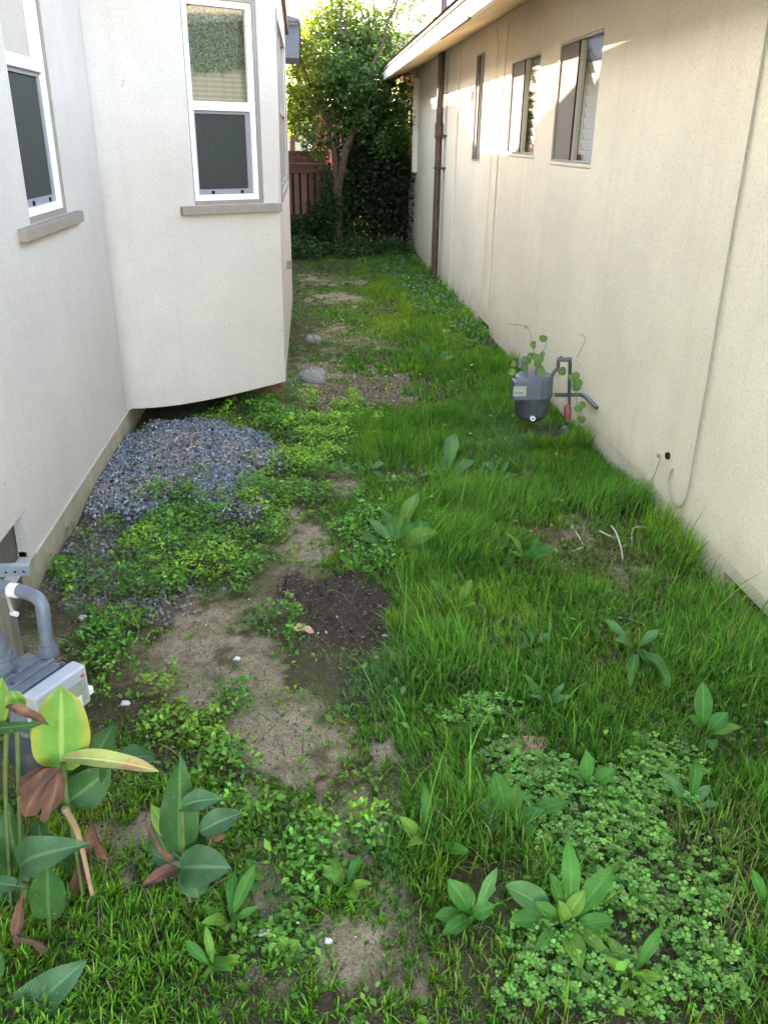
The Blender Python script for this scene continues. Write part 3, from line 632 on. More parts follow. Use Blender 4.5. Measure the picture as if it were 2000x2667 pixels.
# vent pipe
vp = thing('vent_pipe', 'tall red-brown painted pipe strapped to the cream wall and rising through its eave', 'pipe', (1.50, 10.4, 0))
mb = MB(); mb.tube([(1.51, 10.4, -.05), (1.51, 10.4, 4.2)], .040, 16); mb.build('pipe', M['rustpipe'], vp, smooth=True)
mb = MB(); mb.tube([(1.51, 10.4, 1.60), (1.51, 10.4, 1.76)], .050, 16); mb.build('coupling', M['rustpipe'], vp, smooth=True)
for z in (1.28, 1.62):
    mb = MB(); mb.box(1.45, 1.575, 10.33, 10.345, z, z+.02); mb.box(1.565, 1.58, 10.26, 10.54, z, z+.02); mb.build('pipe_strap', M['rustpipe'], vp)
mb = MB(); mb.tube([(1.51, 10.4, 2.60), (1.51, 10.4, 2.66)], [.09, .045], 16); mb.build('roof_collar', M['roof'], vp, smooth=True)

# cables
mb = MB(); pts = [onx(u, v, XR-.007) for u, v in [(2010, 0), (2000, 70), (1940, 420), (1874, 800), (1840, 1010), (1812, 1170), (1795, 1270), (1782, 1312), (1768, 1322), (1752, 1306), (1742, 1275), (1744, 1238), (1752, 1222)]]
mb.tube(bend(pts, 4), .0048, 8); tag(mb.build('wall_cable', M['cable'], smooth=True), 'thin grey cable hanging down the right wall and hooking up at the bottom', 'cable')
wo = thing('wall_outlet', 'two small capped cable holes low on the right wall', 'outlet', onx(1730, 1187, XR))
for u, v, r, mt in ((1742, 1187, .016, 'dark'), (1719, 1187, .010, 'taupe')):
    q = onx(u, v, XR); mb = MB(); mb.tube([(XR, q[1], q[2]), (XR-.012, q[1], q[2])], r, 12); mb.build('cap', M[mt], wo)
mb = MB(); mb.tube(bend([onx(u, v, XR-.006) for u, v in [(1719, 1195), (1700, 1250), (1672, 1285), (1678, 1340)]]), .0022, 6); mb.build('wire', M['cable'], wo)

# ------------------------------------------------------------------ right gas meter (stands free of the wall, seen from the front)
YM = 4.50
def q3(x, y, dy=0.0): return ony(1300+x*300/1659, 820+y*300/1659, YM+dy)
gm = thing('gas_meter', 'slate grey gas meter with a red regulator and dark pipes against the right wall', 'gas meter', (1.33, 4.6, 0))
def P2(x, y, dy=0.0): return q3(x, y, dy)
L_ = P2(185, 1000); Rr = P2(810, 1000); cx_ = (P2(270, 1000)[0]+P2(820, 1000)[0])/2; zt = P2(500, 900)[2]; zm = P2(500, 1190)[2]; zb = P2(560, 1570)[2]
rb = (P2(820, 1000)[0]-P2(290, 1000)[0])/2
mb = MB(); mb.tube([(cx_, YM+.07, zb+.0), (cx_, YM+.07, zb+.02), (cx_, YM+.07, zb+.045), (cx_, YM+.07, zm)], [rb*.45, rb*.72, rb*.92, rb], 28); mb.build('lower_case', M['meter_dark'], gm, smooth=True, bevel=.003)
mb = MB(); mb.tube([(cx_, YM+.07, zm), (cx_, YM+.07, zm+.008), (cx_, YM+.07, zm+.0081), (cx_, YM+.07, zt-.012), (cx_, YM+.07, zt)], [rb*1.08, rb*1.08, rb*1.02, rb*1.02, rb*.9], 28); mb.build('upper_case', M['meter_top'], gm, smooth=True)
xa, xb = P2(185, 1000)[0], P2(580, 1000)[0]; za, zc = P2(300, 1190)[2], P2(300, 925)[2]
mb = MB(); mb.box(xa, xb, YM-.058, YM+.03, za, zc); ib = mb.build('index_housing', M['meter_top'], gm, bevel=.006)
mb = MB(); mb.box(P2(250, 0)[0], P2(440, 0)[0], YM-.0615, YM-.0582, P2(0, 1130)[2], P2(0, 990)[2]); mb.build('dial_window', M['meter_label'], ib)
mb = MB()
for i in range(4):
    x = P2(275+i*38, 0)[0]; mb.tube([(x, YM-.0632, P2(0, 1080)[2]), (x, YM-.0616, P2(0, 1080)[2])], .0052, 10)
mb.build('dial', M['meter'], ib)
mb = MB(); c = P2(462, 1465); yb_ = YM+.07-rb*1.0; mb.tube([(c[0], yb_-.004, c[2]), (c[0], yb_+.03, c[2])], .0145, 20); bd = mb.build('badge', M['badge'], gm, smooth=True)
mb = MB(); mb.tube([(c[0], yb_-.0055, c[2]), (c[0], yb_-.0041, c[2])], .006, 14); mb.build('badge_centre', M['meter_dark'], bd)
def pz(*a, **k): return P2(*a, **k)
l = [P2(385, 880, .07), P2(385, 700, .07), P2(380, 610, .07), P2(330, 615, .07), P2(300, 700, .07), P2(300, 760, .07)]
mb = MB(); mb.tube(bend(l, 4, .4), .0105, 10); mb.build('inlet_pipe', M['meter'], gm, smooth=True)
l = [P2(740, 900, .05), P2(810, 800, .05), P2(850, 760, .05), P2(850, 640, .05), P2(950, 635, .05), P2(1020, 650, .05), P2(1020, 760, .05), P2(1010, 1120, .05)]
mb = MB(); mb.tube(bend(l, 4, .3), .0105, 10); mb.build('riser_pipe', M['meter_dark'], gm, smooth=True)
mb = MB(); mb.tube([P2(840, 640, .05), P2(1040, 640, .05)], .0125, 10); mb.tube([P2(895, 590, .05), P2(895, 640, .05)], .006, 8); mb.build('union_fitting', M['meter_top'], gm, smooth=True)
w_ = onx(1300+1430*300/1659, 820+1340*300/1659, XR)
mb = MB(); mb.tube(bend([P2(800, 1150, .07), P2(1000, 1150, .07), P2(1210, 1145, .07), (XR-.01, w_[1], w_[2])], 4, .25), .0115, 10); mb.build('house_pipe', M['meter_dark'], gm, smooth=True)
mb = MB(); mb.tube([P2(1010, 1120, .05), P2(1010, 1290, .05)], .008, 10); mb.tube([P2(970, 1540, .05), P2(960, 1640, .05), P2(960, 2100, .05)], .009, 10); mb.build('service_pipe', M['meter_dark'], gm, smooth=True)
mb = MB(); mb.tube([P2(985, 1290, .05), P2(985, 1330, .05), P2(985, 1440, .05), P2(985, 1530, .05)], [.012, .021, .023, .012], 14); mb.build('regulator', M['redvalve'], gm, smooth=True)
mb = MB(); mb.tube([P2(950, 1600, .04), P2(950, 1640, .04), P2(950, 1760, .04), P2(950, 1790, .04)], [.014, .026, .026, .012], 14); mb.tube([P2(890, 1650, .02), P2(960, 1650, .03)], .010, 10); mb.build('shutoff_valve', M['meter'], gm, smooth=True)
mb = MB(); mb.tube([P2(1080, 660, .03), P2(1190, 720, .03)], .0035, 8); mb.build('lever', M['galv'], gm)
mb = MB(); mb.tube([P2(560, 890, .10), P2(560, 800, .10), P2(590, 740, .10)], [.020, .022, .012], 12); mb.build('outlet_boss', M['meter'], gm, smooth=True)

# ------------------------------------------------------------------ left gas meter (near, cut by the frame edge)
g_ = lambda x, y, z: onz(x*300/1207, 1450+y*300/1207, z)
gl = thing('gas_meter', 'grey-blue gas meter with a pale index box behind the yellow canna leaves', 'gas meter', (-.70, 1.72, 0))
zt = .42
TR = g_(900, 1130, zt); TL = g_(370, 1500, zt); BL = g_(170, 1070, zt)
ex = _n(np.array([TR[0]-TL[0], TR[1]-TL[1], 0])); ey = np.array([-ex[1], ex[0], 0])   # ey points back to the wall
if np.dot(ey, [-1, 0, 0]) < 0: ey = -ey
LEN = float(np.linalg.norm(TR[:2]-TL[:2])); up = np.array([0, 0, 1.0])
B0 = np.array([(TR[0]+TL[0])/2, (TR[1]+TL[1])/2, zt])
def LQ(a, b, z): return B0+ex*a+ey*b+up*(z-zt)
mb = MB(); mb.obox(LQ(0, .022, zt-.055), ex*(LEN/2), ey*.022, up*.055); ib = mb.build('index_housing', M['indexbox'], gl, bevel=.006)
mb = MB(); mb.obox(LQ(.01, -.0015, zt-.062), ex*(LEN*.36), ey*.0015, up*.030); mb.build('dial_window', M['meter_label'], ib)
for a, z, mt, w in ((LEN*.38, zt-.020, 'redmark', .0045), (LEN*.14, zt-.075, 'greenmark', .004), (LEN*.20, zt-.082, 'badge', .016)):
    mb = MB(); mb.obox(LQ(a, -.004, z), ex*w, ey*.001, up*(w*.8)); mb.build('dial_mark', M[mt], ib)
mb = MB(); mb.obox(LQ(LEN/2+.004, .014, zt-.085), ex*.012, ey*.010, up*.010); mb.build('seal_tab', M['white'], ib, bevel=.003)
dp = .075
mb = MB(); mb.obox(LQ(-.005, .044+dp, zt-.06), ex*(LEN*.50), ey*dp, up*.05); uc = mb.build('upper_case', M['meter'], gl, bevel=.018)
mb = MB(); mb.obox(LQ(-.005, .044+dp, zt-.115), ex*(LEN*.53), ey*(dp*1.04), up*.006); mb.build('flange', M['meter'], gl, bevel=.003)
mb = MB(); mb.tube([LQ(-.005, .115, zt-.121), LQ(-.005, .115, zt-.25), LQ(-.005, .115, zt-.30), LQ(-.005, .115, zt-.315)], [LEN*.46, LEN*.46, LEN*.34, LEN*.1], 24); mb.build('lower_case', M['meter_dark'], gl, smooth=True)
for i in range(3):
    mb = MB(); mb.obox(LQ(0, .062+.034*i, zt-.008), ex*(LEN*.43), ey*.006, up*.004); mb.build('top_rib', M['meter'], uc, bevel=.002)
for a, b in ((-.055, .10), (.0, .16), (-.02, .13), (.055, .055), (-.06, .17)):
    mb = MB(); mb.tube([LQ(a, b, zt-.006), LQ(a, b, zt-.0015)], .0055, 6); mb.build('bolt', M['meter_dark'], uc)
# pipe up from the meter, elbow, and back to the wall
pb = g_(510, 1020, zt-.01); pe = np.array([pb[0]-.005, pb[1]+.02, 0]); 
zE = .548
pbx, pby = pb[0], pb[1]
eh = None
for zz_ in np.linspace(.45, .7, 60):   # height at which the elbow sits straight above the boss
    c = g_(440, 440, zz_)
    d = abs(c[1]-(pby+.01))
    if eh is None or d < eh[0]: eh = (d, zz_, c)
zE = eh[1]; pc = eh[2]
wl = g_(-60, 300, zE)
pth = [pb, np.array([pbx*.5+pc[0]*.5, pby, (zt+zE)/2]), np.array([pc[0], pc[1], zE]), g_(140, 330, zE), g_(-90, 290, zE)]
mb = MB(); mb.tube(bend(pth, 6, .38), .0165, 14); mb.build('outlet_pipe', M['meter'], gl, smooth=True)
mb = MB(); mb.tube([pb, pb+up*.012, pb+up*.0121, pb+up*.03], [.026, .026, .0215, .0215], 8); mb.build('union_nut', M['meter'], gl)
mb = MB(); c1_ = g_(110, 345, zE); c2_ = g_(185, 360, zE); mb.tube([c1_, c2_], .0185, 14); mb.build('pipe_tape', M['teflon'], gl, smooth=True)
mb = MB(); kb = g_(20, 1150, zt); mb.tube([kb-up*.03, kb+up*.04, kb+up*.041, kb+up*.05], [.030, .030, .022, .022], 14)
for i in range(3): mb.tube([kb+up*(-.02+.02*i), kb+up*(-.012+.02*i)], .0335, 14)
mb.tube(bend([kb+up*.05, kb+up*.085, kb+up*.105-ex*.06, kb+up*.105-ex*.14], 5, .4), .0205, 14)
mb.build('inlet_pipe', M['meter'], gl, smooth=True)
# strut, post and capped cable by the meter
st = thing('strut_bracket', 'short galvanised perforated strut sticking out by the left crawl vent', 'bracket', (-.95, 2.45, .25))
s0 = g_(320, 130, .27); s1 = g_(-90, 150, .27); dx = _n(s1-s0); c = (s0+s1)/2; L2 = np.linalg.norm(s1-s0)/2
side = np.cross(dx, up)
mb = MB(); mb.obox(c+up*.018, dx*L2, side*.014, up*.001); mb.obox(c+side*.013*(-1 if side[1] > 0 else 1), dx*L2, side*.0012, up*.017); mb.build('channel', M['galv'], st)
sg = (-1 if side[1] > 0 else 1)
for i in range(5):
    mb = MB(); q = s0+dx*(.018+.028*i)+side*.0152*sg; mb.tube([q-side*.0006, q+side*.0012*sg], .0042, 10); mb.build('slot', M['dark'], st)
po = MB(); q = g_(-20, 500, .38); po.box(q[0]-.10, q[0]+.035, q[1]-.03, q[1]+.03, -.05, .42)
tag(po.build('wooden_post', M['post'], bevel=.004), 'weathered grey post standing at the left edge behind the meter pipe', 'post')
cc = [g_(80, 410, .46), g_(105, 520, .42), g_(140, 600, .40)]
cb = thing('capped_cable', 'short cream cable with a white cap hanging beside the grey post', 'cable', cc[2])
mb = MB(); mb.tube(bend(cc, 4), .005, 8); mb.build('wire', M['whitecable'], cb, smooth=True)
mb = MB(); mb.tube([g_(120, 590, .40), g_(180, 605, .40)], .0075, 10); mb.build('cap', M['white'], cb, smooth=True)

# ------------------------------------------------------------------ fence, shed wall and what stands behind
fe = thing('plank_fence', 'red-brown vertical plank fence with a boarded top closing the far left end', 'fence', (-.3, 13.6, 0))
x = -1.0
while x < .30:
    w = .078+random.uniform(-.006, .006)
    if x+w > .32: break
    mb = MB(); mb.box(x, x+w, 13.60+random.uniform(0, .008), 13.62+random.uniform(0, .004), .50+random.uniform(-.01, .01), 1.12); mb.build('plank', M['fence'], fe); x += w+.034
x = -1.0
while x < .30:
    mb = MB(); mb.box(x, x+.098, 13.575, 13.59, -.05, .49+random.uniform(-.015, .015)); mb.build('shade_board', M['fence_dark'], fe); x += .112  # dark boards added to stand for the shade along the fence foot
mb = MB(); mb.box(-1.0, .315, 13.565, 13.60, 1.10, 1.145); mb.build('rail', M['rail'], fe)
mb = MB(); mb.box(-1.0, .30, 13.70, 13.73, -.05, 1.10); mb.build('backing_board', M['fence_dark'], fe)
for z in (1.147, 1.235, 1.323):
    mb = MB(); mb.box(-1.0, .29, 13.605, 13.625, z, z+.084); mb.build('top_board', M['rail'], fe)
mb = MB(); mb.box(.30, .36, 13.56, 13.64, -.05, 1.25); mb.build('post', M['fence_dark'], fe)
fd = thing('plank_fence', 'dark weathered plank fence with light gaps behind the shaded shrubs', 'fence', (1, 13.9, 0))
x = .40
while x < 3.2:
    w = random.uniform(.10, .13); mb = MB(); mb.box(x, x+w, 13.95, 13.97, -.05, 1.75+random.uniform(-.02, .02)); mb.build('plank', M['fence_dark'], fd); x += w+random.choice([.004, .004, .014])
for z in (.35, 1.4):
    mb = MB(); mb.box(.40, 3.2, 13.97, 14.01, z, z+.08); mb.build('rail', M['fence_dark'], fd)
rb_ = thing('shed', 'red plastered outbuilding with a grey window glimpsed over the far fence', 'outbuilding', (-1, 18, 0))
mb = MB(); mb.box(-4, .75, 18, 20, -.05, 2.05); mb.build('wall', M['redwall'], rb_)
mb = MB(); mb.box(-.42, .12, 17.95, 18.0, 1.25, 1.86); fr = mb.build('window', M['white'], rb_)
mb = MB(); mb.box(-.36, .06, 17.93, 17.948, 1.31, 1.80); mb.build('pane', M['meter_label'], fr)
mb = MB(); mb.box(-4.1, .9, 17.85, 20.1, 2.05, 2.12); mb.build('roof', M['roof'], rb_)
yb = thing('neighbour_house', 'pale yellow wall of a far house glimpsed below the end of the right eave', 'house', (3.5, 22, 0))
mb = MB(); mb.box(1.9, 8, 22, 26, -.05, 2.9); mb.build('wall', M['yellowwall'], yb)
mb = MB(); mb.hexa([(1.6, 21.6, 2.9), (8.3, 21.6, 2.9), (8.3, 26.4, 2.9), (1.6, 26.4, 2.9), (1.6, 24, 4.0), (8.3, 24, 4.0), (8.3, 24.1, 4.0), (1.6, 24.1, 4.0)]); mb.build('roof', M['roof'], yb)
# ================================================================== scattered cover (nobody could count these)
def scatter(n, x0, x1, y0, y1):
    x = rng.uniform(x0, x1, n); y = rng.uniform(y0, y1, n); return x, y
def in_yard(x, y):
    ok = (x > -1.05) & (x < 1.565)
    ok &= ~((y > 8.2) & (x < -.16+0*x) & (x < -1.0))
    # under the bay nothing grows
    s = (x-C0[0])*nb_[0]+(y-C0[1])*nb_[1]
    ok &= ~((s < -.10) & (x < -.22) & (y > 4.6) & (y < 8.6))
    ok &= ~(((x-1.34)/.15)**2+((y-4.56)/.17)**2 < 1)
    return ok
def blades(name, x, y, z, h, w, lean, ang, face, colr, seg, mat, label, cat):
    """curved tapering blades; all arguments are arrays"""
    n = len(x); ts = np.linspace(0, 1, seg+1)
    ld = np.stack([np.cos(ang), np.sin(ang)], -1); wd = np.stack([np.cos(face), np.sin(face)], -1)
    V = []; C = []
    for k, t in enumerate(ts):
        hz = h*(t-0.45*lean*t*t); off = h*lean*t**1.8*0.85
        cx = x+ld[:, 0]*off; cy = y+ld[:, 1]*off; cz = z+hz
        ww = w*(1-t)**0.6*0.5
        c = colr*(0.50+0.62*t)  # roots darkened: shade between the blades is put into the colour
        if k == seg:
            V.append(np.stack([cx, cy, cz], -1)[:, None]); C.append(c[:, None])
        else:
            V.append(np.stack([np.stack([cx-wd[:, 0]*ww, cy-wd[:, 1]*ww, cz], -1), np.stack([cx+wd[:, 0]*ww, cy+wd[:, 1]*ww, cz], -1)], 1)); C.append(np.repeat(c[:, None], 2, 1))
    V = np.concatenate(V, 1); C = np.concatenate(C, 1); m = 2*seg+1
    tri = []
    for k in range(seg-1):
        a = 2*k; tri += [(a, a+1, a+3), (a, a+3, a+2)]
    a = 2*(seg-1); tri += [(a, a+1, a+2)]
    tri = np.array(tri); F = (np.arange(n)[:, None, None]*m+tri[None]).reshape(-1, 3)
    o = mkmesh(name, V.reshape(-1, 3), F, mat, col=C.reshape(-1, 3)); return tag(o, label, cat, kind='stuff')

def smallleaves(name, cx, cy, cz, size, colr, mat, label, cat, shape='oval', tilt=0.5, round_=False):
    """one small leaf per entry; folded kite of 4 triangles or a rounded leaflet"""
    n = len(cx); az = rng.uniform(0, 2*np.pi, n); el = rng.normal(0.25, tilt, n); rl = rng.normal(0, tilt, n)
    f = np.stack([np.cos(az)*np.cos(el), np.sin(az)*np.cos(el), np.sin(el)], -1)
    s = np.stack([-np.sin(az), np.cos(az), np.zeros(n)], -1); up_ = np.cross(f, s)
    s = s*np.cos(rl)[:, None]+up_*np.sin(rl)[:, None]; up_ = np.cross(f, s)
    if shape == 'oval':
        T = np.array([(0, 0, 0), (.5, .30, .08), (1, 0, -.05), (.5, -.30, .08), (.5, 0, -.03)]); tri = np.array([(0, 4, 1), (1, 4, 2), (0, 3, 4), (4, 3, 2)])
    else:
        T = np.array([(0, 0, 0), (.35, .42, .05), (.85, .40, .05), (1.0, 0, 0.0), (.85, -.40, .05), (.35, -.42, .05)]); tri = np.array([(0, 3, 1), (1, 3, 2), (0, 5, 3), (5, 4, 3)])
    P = np.stack([cx, cy, cz], -1)[:, None]+size[:, None, None]*(T[None, :, 0:1]*f[:, None]+T[None, :, 1:2]*s[:, None]+T[None, :, 2:3]*up_[:, None])
    k = len(T); C = np.repeat(colr[:, None], k, 1); C = C*(0.9+0.2*rng.random((n, k, 1)))
    F = (np.arange(n)[:, None, None]*k+tri[None]).reshape(-1, 3)
    o = mkmesh(name, P.reshape(-1, 3), F, mat, col=C.reshape(-1, 3)); return tag(o, label, cat, kind='stuff')
def jit(base, n, v=0.25, hue=0.12):
    c = np.tile(np.array(base), (n, 1))*(1+rng.normal(0, v, (n, 1)))
    return np.clip(c*(1+rng.normal(0, hue, (n, 3))*np.array([1, .4, .7])), 0.004, 0.9)

# ---- grass
def make_grass(name, n, y0, y1, wmul, seg, dens_pow=1.0, label=''):
    x, y = scatter(n, -1.05, 1.565, y0, y1)
    # tuft: half the blades gather round shared roots
    cell = 0.05
    hx = np.floor(x/cell); hy = np.floor(y/cell)
    rx = (hx+vnoise(hx*1.37+.5, hy*1.91+.5, 71))*cell; ry = (hy+vnoise(hx*1.71+.3, hy*1.13+.7, 72))*cell
    g = rng.random(n) < .55
    x = np.where(g, x*.38+rx*.62, x); y = np.where(g, y*.38+ry*.62, y)
    f = fields(x, y); u, v = f['u'], f['v']
    xL = -1.05+2.6*0
    right = sstep(-.10, .35, x-0.0+0.08*(fbm(x*3, y*3, 81, 2)-.5)*4)     # lush towards the right wall
    clump = fbm(x*5, y*5, 83, 3)
    d = 0.25+0.9*right
    d = np.where(y > 6, np.maximum(d, 0.85), d)
    d = np.where((y < 1.80) & (x < -.02), 2.2, d)
    d = d*(0.25+1.2*sstep(.3, .62, clump))*(.30+.85*sstep(.36, .55, fbm(x*2.1+5, y*2.1, 153, 3)))
    d *= (1-0.95*sstep(.15, .8, f['bare'])*(1-.80*sstep(.49, .56, fbm(x*13, y*13, 85, 3)))); d *= 1-.995*sstep(.1, .7, f['mulch']); d *= 1-.97*sstep(.1, .6, f['crumb'])
    d *= 1-.99*sstep(.05, .5, f['gravel']); d *= 1-.8*f['gravel2']; d *= 1-.40*f['clover']; d *= 1-.5*f['weed']
    d = np.where((x < -.78) & (y < 4.8), d*.15, d)
    d = np.where(y > 12.7, d*.5, d)
    keep = (rng.random(n) < d) & in_yard(x, y)
    x, y, right, clump = x[keep], y[keep], right[keep], clump[keep]; f = {k: q[keep] for k, q in f.items()}; n = len(x)
    z = gh(x, y, f)-0.004
    wallside = sstep(1.0, 1.45, x)*(y > 2.2)
    h = (0.035+0.075*right*(0.5+clump)+0.06*wallside)*(0.55+0.75*rng.random(n))
    h = h*(1-.45*f['clover'])*(1-.35*sstep(7, 11, y))*(1-.4*f['bare'])
    h = np.where((y < 1.8) & (x < .05), h*1.6, h); h = h*(1-.5*sstep(4.6, 5.4, y)*sstep(.9, .5, x))*(.50+.62*sstep(.35, .65, fbm(x*2.6+3, y*2.6, 151, 3)))*(1-.25*sstep(3.2, 4.5, y))
    # a long lush band through the middle right
    band = np.exp(-((x-.62)/.45)**2)*(y > 1.5)*(y < 6.5); h *= 1+.25*band
    h = np.where((x > 1.12) & (x < 1.58) & (y > 3.6) & (y < 4.32), np.minimum(h, .04+.10*(4.32-y)+.02*rng.random(n)), h)
    kk = np.exp(-((x-1.22)/.22)**2-((y-3.05)/.28)**2); h = h*(1-.8*kk)
    w = (0.0022+0.0020*rng.random(n))*wmul*(1+.25*right)*(1+.7*((y < 2.1) & (x < .15)))
    flow = 2*np.pi*fbm(x*1.6, y*1.6, 91, 2)*1.5
    ang = np.where(rng.random(n) < .55, flow+rng.normal(0, .5, n), rng.uniform(0, 2*np.pi, n))
    lean = np.clip(rng.normal(.50, .26, n)+.2*f['blue'], .05, 1.05)
    face = np.where(rng.random(n) < .6, rng.normal(0, .6, n), rng.uniform(0, np.pi, n))
    c = jit((0.112, 0.258, 0.028), n, .34, .10)
    nl = ((y < 2.1) & (x < .1))[:, None]; c = np.where(nl, c*np.array([1.35, 1.22, 1.0]), c)
    t = sstep(.4, .65, fbm(x*2.3, y*2.3, 95, 3))[:, None]; c = c*(1-t*.5)+c*t*.5*np.array([.7, .82, .95])
    t = sstep(.5, .7, fbm(x*3.1+9, y*3.1, 97, 3))[:, None]; c = c*(1-t)+c*t*np.array([1.55, 1.18, .9])
    c = c*(1-f['blue'][:, None])+f['blue'][:, None]*jit((.12, .25, .06), n, .25)
    sd = (rng.random(n) < .06+.5*f['straw']+.10*f['bare'])[:, None]; c = np.where(sd, jit((.27, .25, .10), n, .25), c)
    sd = (rng.random(n) < .025)[:, None]; c = np.where(sd, jit((.22, .15, .08), n, .25), c)
    farg = sstep(6, 9, y)[:, None]; c = c*(1-farg)+c*farg*np.array([1.3, 1.12, .9])
    if 'far' not in name:   # some old long blades arch over the rest
        lg = (rng.random(n) < .009*(x > .1)) & (c[:, 0] < .13) & ~((x > 1.05) & (y > 3.4) & (y < 4.4)); h = np.where(lg, h*2.1+.03, h); w = np.where(lg, w*1.5, w); c = np.where(lg[:, None], c*np.array([1.25, 1.1, 1.3]), c)
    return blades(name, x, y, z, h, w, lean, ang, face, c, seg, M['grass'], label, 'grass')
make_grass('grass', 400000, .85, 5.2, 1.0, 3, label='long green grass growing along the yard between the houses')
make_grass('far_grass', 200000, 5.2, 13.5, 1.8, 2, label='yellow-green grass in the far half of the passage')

# ---- leafy weeds: clumps of small leaves on short stems
def make_weeds(name, n, y0, y1, sz, label):
    x, y = scatter(n, -1.05, 1.565, y0, y1); f = fields(x, y)
    cl = fbm(x*7, y*7, 101, 3)
    d = f['weed']*(0.25+1.2*sstep(.35, .6, cl))+0.10*sstep(.5, .7, cl)
    d = np.where((y < 2.2) & (x < .15), np.maximum(d, .22*sstep(.4, .6, cl)), d)
    d = np.where((y > 5.5) & (x < .6), np.maximum(d, .35*sstep(.35, .6, cl)), d)
    if 'broad' in name: d = np.maximum(d*.3, .22*(x > .0)*sstep(.4, .65, cl))
    d *= (1-.9*sstep(.2, .8, f['bare'])*(1-f['weed']*.5)*(1-.5*sstep(.5, .58, fbm(x*11, y*11, 87, 3)))); d *= 1-.995*f['mulch']; d *= 1-.95*f['crumb']; d *= 1-.8*sstep(.3, .9, f['gravel'])*(1-.7*f['weed']); d *= 1-.6*f['clover']
    keep = (rng.random(n) < d) & in_yard(x, y); x, y = x[keep], y[keep]; f = {k: q[keep] for k, q in f.items()}; cl = cl[keep]; n = len(x)
    hh = (.012+.075*f['weed']*sstep(.3, .7, cl))*rng.random(n)**.6+(.05*rng.random(n)*(x > .1) if 'broad' in name else 0)
    z = gh(x, y, f)+hh+.004
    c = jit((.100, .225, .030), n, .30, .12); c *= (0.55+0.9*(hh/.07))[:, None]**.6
    t = sstep(.5, .65, fbm(x*4, y*4, 103, 3))[:, None]; c = c*(1-t)+c*t*np.array([1.9, 1.45, 1.0])
    farg = sstep(8, 11, y)[:, None]; c = c*(1-farg*.35)
    s = sz*(.6+.8*rng.random(n))
    return smallleaves(name, x, y, z, s, c, M['weed'], label, 'weeds', tilt=.45)
make_weeds('leafy_weeds', 190000, .85, 5.4, .017, 'low leafy green weeds round the gravel and bare soil')
make_weeds('broad_seedlings', 14000, .9, 6.5, .028, 'scattered broad-leaved seedlings among the grass')
make_weeds('far_leafy_weeds', 60000, 5.4, 13.4, .030, 'low weeds spreading over the far passage')
# dark bluish weeds by the foot of the right wall, far end
def patch_leaves(name, ells, n, hmax, sz, colr, label, cat, tilt=.45, v=.25):
    xs_, ys_ = [], []
    for (ex_, ey_, ra, rb2) in ells:
        k = int(n*ra*rb2/sum(e[2]*e[3] for e in ells)); a = rng.uniform(0, 2*np.pi, k); r = np.sqrt(rng.random(k))*(1+.15*rng.normal(size=k))
        xs_.append(ex_+ra*r*np.cos(a)); ys_.append(ey_+rb2*r*np.sin(a))
    x = np.concatenate(xs_); y = np.concatenate(ys_); k = in_yard(x, y); x, y = x[k], y[k]
    z = gh(x, y)+hmax*rng.random(len(x))**.8*(.3+.9*fbm(x*4, y*4, 111, 2))
    return smallleaves(name, x, y, z, sz*(.6+.8*rng.random(len(x))), jit(colr, len(x), v), M['weed'], label, cat, tilt=tilt)
patch_leaves('wall_weeds', [(1.28, 8.6, .26, .9), (1.22, 10.2, .25, .8), (1.05, 11.5, .35, .7), (1.3, 12.3, .25, .6), (1.38, 7.3, .16, .6)], 2600, .12, .034, (.085, .170, .060), 'blue-green leafy weeds along the foot of the right wall beyond the gas meter', 'weeds')
patch_leaves('shaded_weeds', [(.5, 12.9, .9, .5), (-.1, 12.6, .4, .5), (1.2, 12.9, .4, .4)], 4500, .30, .045, (.050, .095, .030), 'weeds coloured dark for the shade at the foot of the far fence', 'weeds')  # shade by the fence is put into the darker leaf colour

# ---- clover
n = 30000; x, y = scatter(n, .15, 1.56, .8, 2.3); f = fields(x, y); cl = fbm(x*9, y*9, 121, 3)
keep = (rng.random(n) < f['clover']*(.25+.95*sstep(.32, .55, cl))); x, y = x[keep], y[keep]; n = len(x)
zc_ = gh(x, y)+.010+.040*rng.random(n)
lx, ly, lz, ls, lc = [], [], [], [], []
a0 = rng.uniform(0, 2*np.pi, n); sz = .0062+.0065*rng.random(n); cb_ = jit((.135, .270, .045), n, .35, .10)
V, C = [], []
for k in range(3):   # three round leaflets from one point
    a = a0+k*2.094; el = rng.normal(.18, .22, n)
    fdir = np.stack([np.cos(a)*np.cos(el), np.sin(a)*np.cos(el), np.sin(el)], -1); s = np.stack([-np.sin(a), np.cos(a), 0*a], -1)
    T = np.array([(0.05, 0), (.45, .48), (.9, .42), (.95, 0), (.9, -.42), (.45, -.48)])
    P = np.stack([x, y, zc_], -1)[:, None]+sz[:, None, None]*(T[None, :, 0:1]*fdir[:, None]+T[None, :, 1:2]*s[:, None]); P[:, [1, 2, 4, 5], 2] += (sz*.10)[:, None]
    V.append(P); C.append(np.repeat((cb_*(.85+.3*rng.random((n, 1))))[:, None], 6, 1))
V = np.concatenate(V); C = np.concatenate(C)
tri = np.array([(0, 3, 1), (1, 3, 2), (0, 5, 3), (5, 4, 3)]); F = (np.arange(len(V))[:, None, None]*6+tri[None]).reshape(-1, 3)
tag(mkmesh('clover', V.reshape(-1, 3), F, M['weed'], col=C.reshape(-1, 3)), 'round-leaved clover patch in the near right corner', 'clover', kind='stuff')

